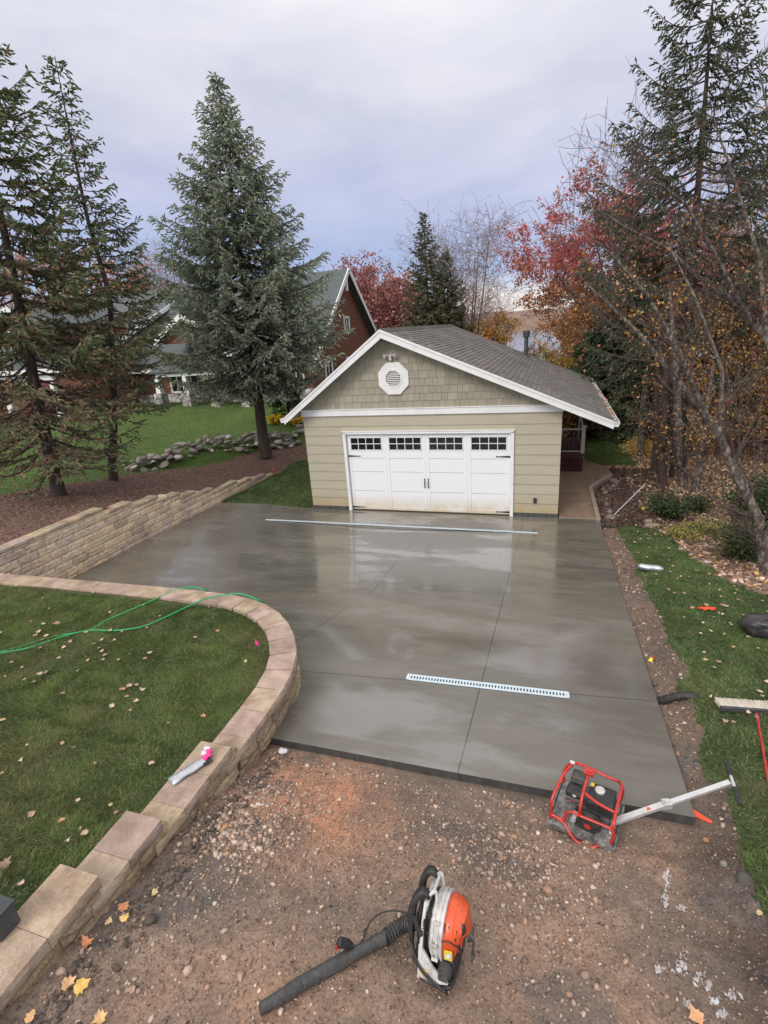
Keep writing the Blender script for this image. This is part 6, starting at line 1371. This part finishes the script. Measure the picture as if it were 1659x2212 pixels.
    m = MB(); m.tube([g0.lerp(g1, .2), g0.lerp(g1, .8)], .014, 10); m.build('cross_bar', 'aluminium', hn, smooth=50)
    for a_, b_ in ((-.02, .32), (.62, 1.04)):
        m = MB(); pa, pb = g0.lerp(g1, a_), g0.lerp(g1, b_); m.tube([pa, pa.lerp(pb, .04), pb.lerp(pa, .06), pb], [.018, .021, .021, .026 if a_ < 0 else .019], 12); m.build('grip', 'rubber', hn, smooth=40)
    side = d.cross(Vector((0, 0, 1))).normalized(); m = MB(); m.tube(smooth([h0+Vector((0, 0, -.05)), h0.lerp(h1, .25)-Vector((0, 0, .05)), h0.lerp(h1, .55)-Vector((0, 0, .035)), h0.lerp(h1, .8)-Vector((0, 0, .04)), g0.lerp(g1, .62)], 6), .005, 6); m.tube(smooth([g0.lerp(g1, .6), h1-d*.07+side*.03-Vector((0, 0, .03)), h1-d*.06+side*.09-Vector((0, 0, .07))], 4), .007, 6); m.build('throttle_cable', 'plastic_grey', hn)
    m = MB(); m.prism([(-.02, -.014), (.02, -.014), (0, .02)], h0.lerp(h1, .30)+Vector((0, 0, .0265)), tuple(d), tuple(Vector((0, 0, 1)).cross(d)), (0, 0, 1), .002); m.build('warning_triangle', 'orange_plastic', hn)
compactor()

def misc():
    def flag(u, v, z, h, mat, lab, cat='marker flag', w=.05, g=None):
        p = hz(u, v, z); t = empty('marker_flag', tuple(p), lab, cat, g); m = MB(); m.tube([(0, 0, -.05), (0, 0, h)], .0025, 5); m.build('wire', 'steel_dark', t)
        m = MB(); m.prism([(0, h-.10), (w, h-.09), (w*.9, h-.03), (.004, h)], (0, -.001, 0), (1, 0, .0), (0, 0, 1), (0, 1, 0), .0015); m.build('flag', mat, t)
    flag(552, 1394, 1.34, .10, 'pink_plastic', 'small bright pink marker flag near the inside of the curved wall', w=.055)
    flag(590, 1028, .15, .30, 'pink_plastic', 'pink marker flag beyond the low end of the stepped wall', w=.10)
    p = ghit(1392, 1255-70); flag(1385, 1185-112+35, -.1, .2, 'yellow_plastic', 'yellow marker flag in the dark bed right of the walkway', w=.08)
    p = on_slab(1398, 1422); p = ghit(1404, 1430); t = empty('marker_flag', tuple(p), 'crumpled yellow and red tag at the right edge of the driveway', 'marker flag'); m = MB(); m.prism([(-.03, -.02), (.01, -.04), (.04, .01), (.0, .03)], (0, 0, .04), (1, 0, .2), (0, 1, .3), (0, 0, 1), .003); m.build('flag', 'yellow_plastic', t); m = MB(); m.prism([(0, 0), (.07, .02), (.04, .07)], (0, .03, .03), (1, 0, .1), (0, 1, .1), (0, 0, 1), .003); m.build('flag', 'red_enamel', t)
    # orange scraper blade by the slab corner
    p = ghit(1515, 1768); t = empty('plastic_wedge', tuple(p+np.array([0, 0, .01])), 'bright orange plastic strip on the dark soil by the near slab corner', 'plastic strip', rz=R(-22)); m = MB(); m.prism([(-.08, -.02), (.08, -.015), (.085, .0), (-.075, .035)], (0, 0, 0), (1, 0, .02), (0, 1, .25), (0, 0, 1), .012)
    pass
    m.build('strip', 'orange_plastic', t)
    # orange red cloth on the side lawn
    def cloth(name, u, v, sx_, sy_, mat, lab, cat, amp=.015, seed=1, rz=0, h=.02):
        p = ghit(u, v); r = random.Random(seed); n = 12; m = MB(); vs = []; fs = []
        for j in range(n):
            for i in range(n):
                x = (i/(n-1)-.5)*sx_*(1+.25*math.sin(j*1.7+seed)); y = (j/(n-1)-.5)*sy_*(1+.3*math.sin(i*1.3+seed)); z = h+amp*(mnoise.noise(Vector((x*14, y*14, seed)))+.4*mnoise.noise(Vector((x*40, y*40, seed)))); vs.append((x, y, z))
        for j in range(n-1):
            for i in range(n-1): a = j*n+i; fs.append((a, a+1, a+n+1, a+n))
        m.add(vs, fs); o = m.build(name, mat, smooth=180); o.location = p; o.rotation_euler = (0, 0, rz); s = o.modifiers.new('thickness', 'SOLIDIFY'); s.thickness = .003; tag(o, lab, cat); return o
    cloth('rag', 1526, 1319, .25, .08, 'orange_plastic', 'crumpled red-orange rag lying on the side lawn', 'rag', .03, 3, h=.05)
    cloth('paper_scrap', 612, 1627, .10, .07, 'paper', 'crumpled white paper scrap at the near left corner of the driveway', 'paper', .03, 5, h=.03)
    # rolled grey bag and black plastic bag
    p = ghit(1405, 1232); t = empty('rolled_tarp', tuple(p), 'grey rolled bag lying on the side lawn near the driveway', 'bag', rz=R(-8)); m = MB(); pts = [(-.24+.04*i, .01*math.sin(i), .06) for i in range(13)]; m.tube(pts, [.03, .06, .068, .066, .07, .066, .069, .065, .068, .07, .066, .055, .025], 14); m.build('roll', 'foil', t, smooth=60); m = MB(); m.box((0, .0, .02), (.46, .15, .035)); m.build('underside', 'rubber', t, bevel=.012)
    p = ghit(1650, 1372); g_ = MB(); g_.ell((0, 0, .14), (.34, .22, .20), 28, 16); 
    vv = [Vector(a) for a in g_.v]; g_.v = [tuple(a*(1+.16*mnoise.noise(a*9)+.10*mnoise.noise(a*22))) for a in vv]; g_.v = [(a[0], a[1], max(a[2], 0)) for a in g_.v]
    o = g_.build('plastic_bag', 'bag_plastic', smooth=60); o.location = p; o.rotation_euler = (0, 0, R(-15)); tag(o, 'black and grey stuffed plastic bag on the grass at the right edge', 'bag')
    # corrugated drain pipe
    a = ghit(1425, 1518); b_ = ghit(1495, 1506); P = smooth([a-np.array([.15, 0, -.0]), a+np.array([0, 0, .03]), (a+b_)/2+np.array([0, 0, .05]), b_+np.array([0, 0, .01]), b_+np.array([.15, 0, -.08])], 16); m = MB(); m.tube([p-Vector(a) for p in P], [.055 if i % 2 else .044 for i in range(len(P))], 16); o = m.build('drain_pipe', 'plastic_black'); o.location = a; tag(o, 'black corrugated drain pipe crossing the soil strip from slab to lawn', 'pipe')
    a = ghit(1300, 1133); b_ = ghit(1328, 1137); m = MB(); P = smooth([Vector((0, 0, 0)), Vector(b_-a)*.5+Vector((0, 0, .02)), Vector(b_-a)], 12); m.tube(P, [.045 if i % 2 else .036 for i in range(len(P))], 12); o = m.build('drain_pipe', 'plastic_black'); o.location = a; tag(o, 'black drain pipe stub at the far right corner of the driveway', 'pipe')
    # push broom
    hd0 = ghit(1553, 1535); hd1 = hz(1700, 1546, hd0[2]); d = Vector(hd1-hd0); L = .92; ang = math.atan2(d.y, d.x); c = Vector(hd0)+d.normalized()*L/2; t = empty('push_broom', tuple(c+Vector((0, 0, .02))), 'push broom with cream bristles and red handle lying on the side lawn', 'broom', rz=ang)
    m = MB(); m.prism([(-.46, -.035), (.46, -.035), (.46, .0), (-.46, .0)], (0, 0, 0), (1, 0, 0), (0, 1, 0), (0, 0, 1), .06); m.build('head_block', 'steel_dark', t, bevel=.006)
    m = MB(); r = random.Random(2)
    for k in range(150):
        x = -.45+.9*k/149
        for j in range(4): z = .008+j*.014; m.bar((x+r.uniform(-.003, .003), 0, z), (x+(.02 if x > 0 else -.02)*abs(x)*2+r.uniform(-.01, .01), .125+r.uniform(-.008, .01), z+.012*j*.5+r.uniform(-.004, .004)), .006, .006)
    m.build('bristles', 'bristle', t)
    e = ghit(1659, 1710); R3 = Matrix.Rotation(-ang, 3, 'Z'); h1 = R3 @ (Vector(e)+Vector((0, 0, .05))-c); h0 = R3 @ (Vector(hz(1634, 1545, c.z+.07))-c); h1 = h0+(h1-h0)*1.6; m = MB(); m.tube([h0+Vector((0, 0, -.03)), h0+(h1-h0).normalized()*.08], [.02, .016], 10); m.build('socket', 'aluminium', t); m = MB(); m.tube([h0, h1], .0135, 10); m.build('handle', 'red_enamel', t, smooth=50)
    # stake and thin rods by the walkway
    a = ghit(1322, 1118); b_ = hz(1392, 1062, .02); m = MB(); m.tube([(0, 0, 0.02), Vector(b_)-Vector(a)+Vector((0, 0, .25))], .012, 6); o = m.build('wooden_stake', 'paper'); o.location = a; tag(o, 'thin pale rod leaning on the dark bed right of the walkway', 'rod')
    a = ghit(1287, 1050); m = MB(); m.tube([(0, 0, -.05), (0, 0, .62), (-.04, 0, .66)], .012, 6); o = m.build('stake', 'weathered_wood'); o.location = a; tag(o, 'upright thin metal stake at the bend of the walkway', 'stake')
    for u, v, s, rz_, lab in ((1408, 1138, (.36, .12, .07), .25, 'long tan concrete paver lying at the top of the side lawn'), (1400, 1131, (.16, .12, .10), .1, 'short tan paver block behind the long one at the top of the side lawn')):
        p = ghit(u, v); m = MB(); m.box((0, 0, s[2]/2), s); o = m.build('paver', 'paver', bevel=.008); o.location = p; o.rotation_euler = (.05, 0, rz_); tag(o, lab, 'paver')
    # foil pouch and pink flower-like wrapper on the wall cap
    p = hz(412, 1662, 1.515); t = empty('foil_pouch', tuple(p), 'silver foil pouch lying on the raised cap of the curved wall', 'pouch', rz=math.radians(62)); m = MB(); vs = []; fs = []; nx_, ny_ = 16, 7
    for j in range(ny_):
        for i in range(nx_):
            x = (i/(nx_-1)-.5)*.40; y = (j/(ny_-1)-.5)*(.12+.01*math.sin(i)); h = .03*(1-abs(2*j/(ny_-1)-1)**2)*(1-abs(2*i/(nx_-1)-1)**4); vs.append((x, y, .006+h+.010*mnoise.noise(Vector((x*30, y*30, 2)))))
    for j in range(ny_-1):
        for i in range(nx_-1): a = j*nx_+i; fs.append((a, a+1, a+nx_+1, a+nx_))
    m.add(vs, fs); o = m.build('wrapper', 'foil', t, smooth=40); s = o.modifiers.new('s', 'SOLIDIFY'); s.thickness = .004; m = MB(); m.box((.15, -.04, .012), (.09, .06, .016)); m.build('dark_insert', 'rubber', t, bevel=.006)
    p = hz(447, 1632, 1.52); m = MB(); r = random.Random(4); t = empty('pink_wrapper', tuple(p), 'crumpled pink and white wrapper beside the silver pouch on the wall cap', 'wrapper')
    for k, mt in enumerate(['pink_plastic', 'pink_plastic', 'paper', 'paper', 'pink_plastic']):
        m = MB(); a = k*1.3; m.ell((math.cos(a)*.035, math.sin(a)*.045+(.03 if mt == 'paper' else -.01), .025), (.035, .028, .022), 9, 6); m.v = [tuple(Vector(v_)*(1+.3*mnoise.noise(Vector(v_)*50))) for v_ in m.v]; m.build('fold', mt, t, smooth=40)
    # grey box at the lower left corner
    p = hz(8, 2010, 1.86); t = empty('junction_box', (p[0]-.02, p[1], 1.83), 'dark grey box standing on the wall cap at the lower left corner', 'box'); m = MB(); m.box((-.02, .02, .09), (.14, .14, .18)); m.build('housing', 'dark_box', t, bevel=.006); m = MB(); m.box((-.02, .02, .186), (.16, .16, .012)); m.build('lid', 'dark_box', t, bevel=.004)
    # black spike at the stepped wall foot
    p = on_slab(394, 1122); m = MB(); m.box((0, 0, .08), (.03, .03, .18)); o = m.build('weep_pipe', 'plastic_black', bevel=.005); o.location = p; tag(o, 'short black post standing against the foot of the stepped wall', 'post')
    # white marking paint sprayed on the dirt
    g_ = np.random.default_rng(9); V = []; F = []
    for (u, v, du, dv, n) in [(1440, 1895, 10, 28, 12), (1437, 1945, 8, 26, 12), (1472, 1960, 16, 8, 5), (1470, 2085, 22, 28, 12), (1510, 2110, 20, 12, 6), (1545, 2165, 14, 10, 8), (1560, 2190, 14, 10, 8), (1530, 2130, 9, 12, 8), (1582, 2150, 22, 14, 7), (1487, 2170, 14, 10, 5), (1422, 2095, 10, 10, 4)]:
        for k in range(n*5):
            p = ghit(u+g_.normal(0, du*.35), v+g_.normal(0, dv*.45)); s = g_.uniform(.002, .008); nn = 6; k0 = len(V); ce = (p[0], p[1], gz(p[0], p[1])+.005); V.append(ce)
            for i in range(nn): a = 6.283*i/nn; rr = s*g_.uniform(.5, 1.3); x = p[0]+math.cos(a)*rr; y = p[1]+math.sin(a)*rr*2.2; V.append((x, y, gz(x, y)+.004))
            for i in range(nn): F.append((k0, k0+1+i, k0+1+(i+1) % nn))
    o = npmesh('paint_marks', V, F, 'paint_mark'); tag(o, 'patchy white marking paint sprayed on the dirt at the lower right', 'paint marks', kind='stuff')
misc()

# ------------------------------------------------------------------ fallen leaves, one object each
def leaf_mesh(k, size, col, lobed=True):
    r = random.Random(k); pts = []
    if lobed:
        base = [(0, -.5), (.14, -.34), (.36, -.34), (.34, -.16), (.50, .02), (.34, .12), (.32, .32), (.17, .28), (0, .5), (-.17, .28), (-.34, .30), (-.34, .10), (-.50, .0), (-.34, -.16), (-.38, -.30), (-.14, -.34)]
    else: base = [(0, -.5), (.16, -.3), (.26, 0), (.2, .25), (0, .5), (-.2, .25), (-.26, 0), (-.16, -.3)]
    a, b = r.uniform(-1.3, 1.3), r.uniform(-1.3, 1.3); m = MB(); m.col = col; fz = lambda x, y: .22*(a*x*x*4+b*y*y*3+.5*abs(x))*size+.10*size
    vs = [(0, 0, fz(0, 0)*.6)]+[(x*size*r.uniform(.6, 1.2), y*size*r.uniform(.6, 1.2), fz(x, y)) for x, y in base]; n = len(base); m.add(vs, [(0, 1+i, 1+(i+1) % n) for i in range(n)]); return m
LC = [(.55, .40, .30), (.46, .30, .20), (.62, .47, .36), (.36, .23, .16), (.56, .40, .2), (.5, .26, .15)]
PROT = []
def leafobj(P, size, k, label, group, col=None, lobed=True, cat='leaf'):
    key = (k % 10, lobed, col)
    for kk, me, s0 in PROT:
        if kk == key: o = bpy.data.objects.new('fallen_leaf', me); COL.objects.link(o); o.scale = [size/.1]*3; break
    else:
        m = leaf_mesh(k, .1, col or LC[k % len(LC)], lobed); o = m.build('fallen_leaf', 'leaf'); o.scale = [size/.1]*3; PROT.append((key, o.data, .1))
    o.location = P; o.rotation_euler = (random.uniform(-.25, .25), random.uniform(-.25, .25), random.uniform(0, 6.28)); tag(o, label, cat, group); return o
NL = []
c5 = lambda a, b: (a*.4299, 987.5+b*.4299)
c6 = lambda a, b: (a*.4299, 1563.5+b*.4299)
for a, b, s in [(83, 657, 1), (468, 690, 1.2), (600, 683, 1.2), (398, 672, .6), (217, 717, .6), (845, 720, .7), (932, 735, .7), (555, 787, 1.4), (722, 752, .7), (288, 845, 2), (220, 850, 1.2), (155, 838, 1.2), (200, 890, 1.6), (180, 905, 1.5), (235, 905, 1.4), (215, 928, 1.1), (437, 893, 1.3), (355, 935, 1.5), (325, 967, 1.3), (205, 967, 1.0), (515, 930, 1.2), (578, 930, 1.3), (560, 882, 1.2), (615, 885, 1), (740, 865, .8), (1095, 885, 1.3), (985, 918, 1.2), (500, 968, 1.3), (515, 985, 1.2), (530, 1005, 1.3), (520, 1032, 1.2), (600, 1028, 1.2), (300, 1025, 1.2), (62, 1040, 1), (443, 1030, 1), (730, 1025, 1.3), (757, 998, 1.6), (655, 1000, .8), (395, 1083, 1.0), (235, 1092, 1.5), (205, 1103, 1.4), (25, 1115, 1.2), (130, 1130, 1.1), (172, 1140, 1.1), (1237, 1035, 1.0), (620, 1180, 1.5), (655, 1165, 1.6), (690, 1155, 1.2), (720, 1180, 1.6), (640, 1215, 1.3), (690, 1240, 1.3), (655, 1285, 1.0), (565, 1268, 1.4), (318, 1197, 1.2), (15, 1330, 1.4), (1022, 1315, 1.2), (848, 1350, .7), (318, 1448, 1.3), (142, 1460, .8), (375, 1472, .8), (5, 895, 1.1), (40, 835, .6), (250, 770, .6), (150, 770, .7), (115, 1065, .8), (475, 950, 1.1), (805, 810, .9), (1050, 760, .8)]:
    NL.append((c5(a, b), s))
for a, b, s in [(105, 200, 1.5), (10, 265, 1.6), (765, 218, 1.5), (165, 470, 1.7), (400, 402, 1.1), (588, 460, 1.2), (560, 420, .9), (315, 505, 1.3), (432, 572, 1.6), (410, 537, .7), (345, 603, 1.0), (35, 722, 2.2), (115, 825, 1.2), (483, 212, .8)]:
    NL.append((c6(a, b), s))
for k, ((u, v), s) in enumerate(NL):
    p = ghit(u, v); leafobj((p[0], p[1], gz(p[0], p[1])+.035), .056*s*(.85 if v > 1563 else 1), k, 'pale tan curled leaf fallen on the near lawn inside the curved wall', 'leaves scattered on the near lawn')
DL = [((c6(622, 930)), 1.4, (.75, .32, .16)), (c6(632, 982), 1.2, (.8, .55, .2)), (c6(548, 998), .9, (.78, .55, .3)), (c6(438, 1115), 1.5, (.6, .26, .12)), (c6(350, 1320), 1.5, (.66, .42, .22)), (c6(410, 1330), 1.5, (.72, .48, .14)), (c6(510, 1490), 1.3, (.72, .46, .2)), (c6(160, 1480), 1.2, (.7, .42, .2)), (c6(665, 1340), .9, (.40, .27, .2)), (c6(1128, 525), 1.0, (.55, .28, .14)), (c6(780, 855), .9, (.6, .5, .25)), (c6(905, 612), .8, (.6, .42, .3)), ((1505, 2200), 1.5, (.68, .36, .18)), ((1640, 1975), .8, (.65, .5, .3)), ((590, 1640), 1.0, (.62, .36, .22)), ((572, 1620), .9, (.72, .48, .14)), ((1525, 1838-20), .9, (.4, .2, .1)), ((930, 2010), .1, (.4, .3, .2))]
for k, ((u, v), s, c) in enumerate(DL):
    if s < .3: continue
    p = ghit(u, v); leafobj((p[0], p[1], gz(p[0], p[1])+.012), .07*s, k+100, 'orange or tan maple leaf lying on the bare dirt', 'maple leaves on the dirt', c)
p = hz(*c6(700, 475), 1.51); leafobj(tuple(p), .11, 3, 'reddish brown maple leaf resting on the wall cap below the pouch', None, (.40, .20, .14))
g_ = np.random.default_rng(77); k = 0
P = scatter(900, 8, 13, -12, 0, [5])
for p in P[:150]:
    leafobj((p[0], p[1], p[2]+.045), g_.uniform(.05, .10), k, 'pale curled leaf fallen on the side lawn', 'leaves scattered on the side lawn', lobed=bool(k % 2)); k += 1
P = scatter(500, -5, 0, 0, 8, [3])
for p in P[:22]: leafobj((p[0], p[1], p[2]+.05), g_.uniform(.05, .09), k, 'small pale leaf fallen on the grass wedge beside the garage', 'leaves on the grass wedge', lobed=False); k += 1
for o in list(bpy.data.objects):
    if o.type == 'MESH' and o.get('label') == '': del o['label']
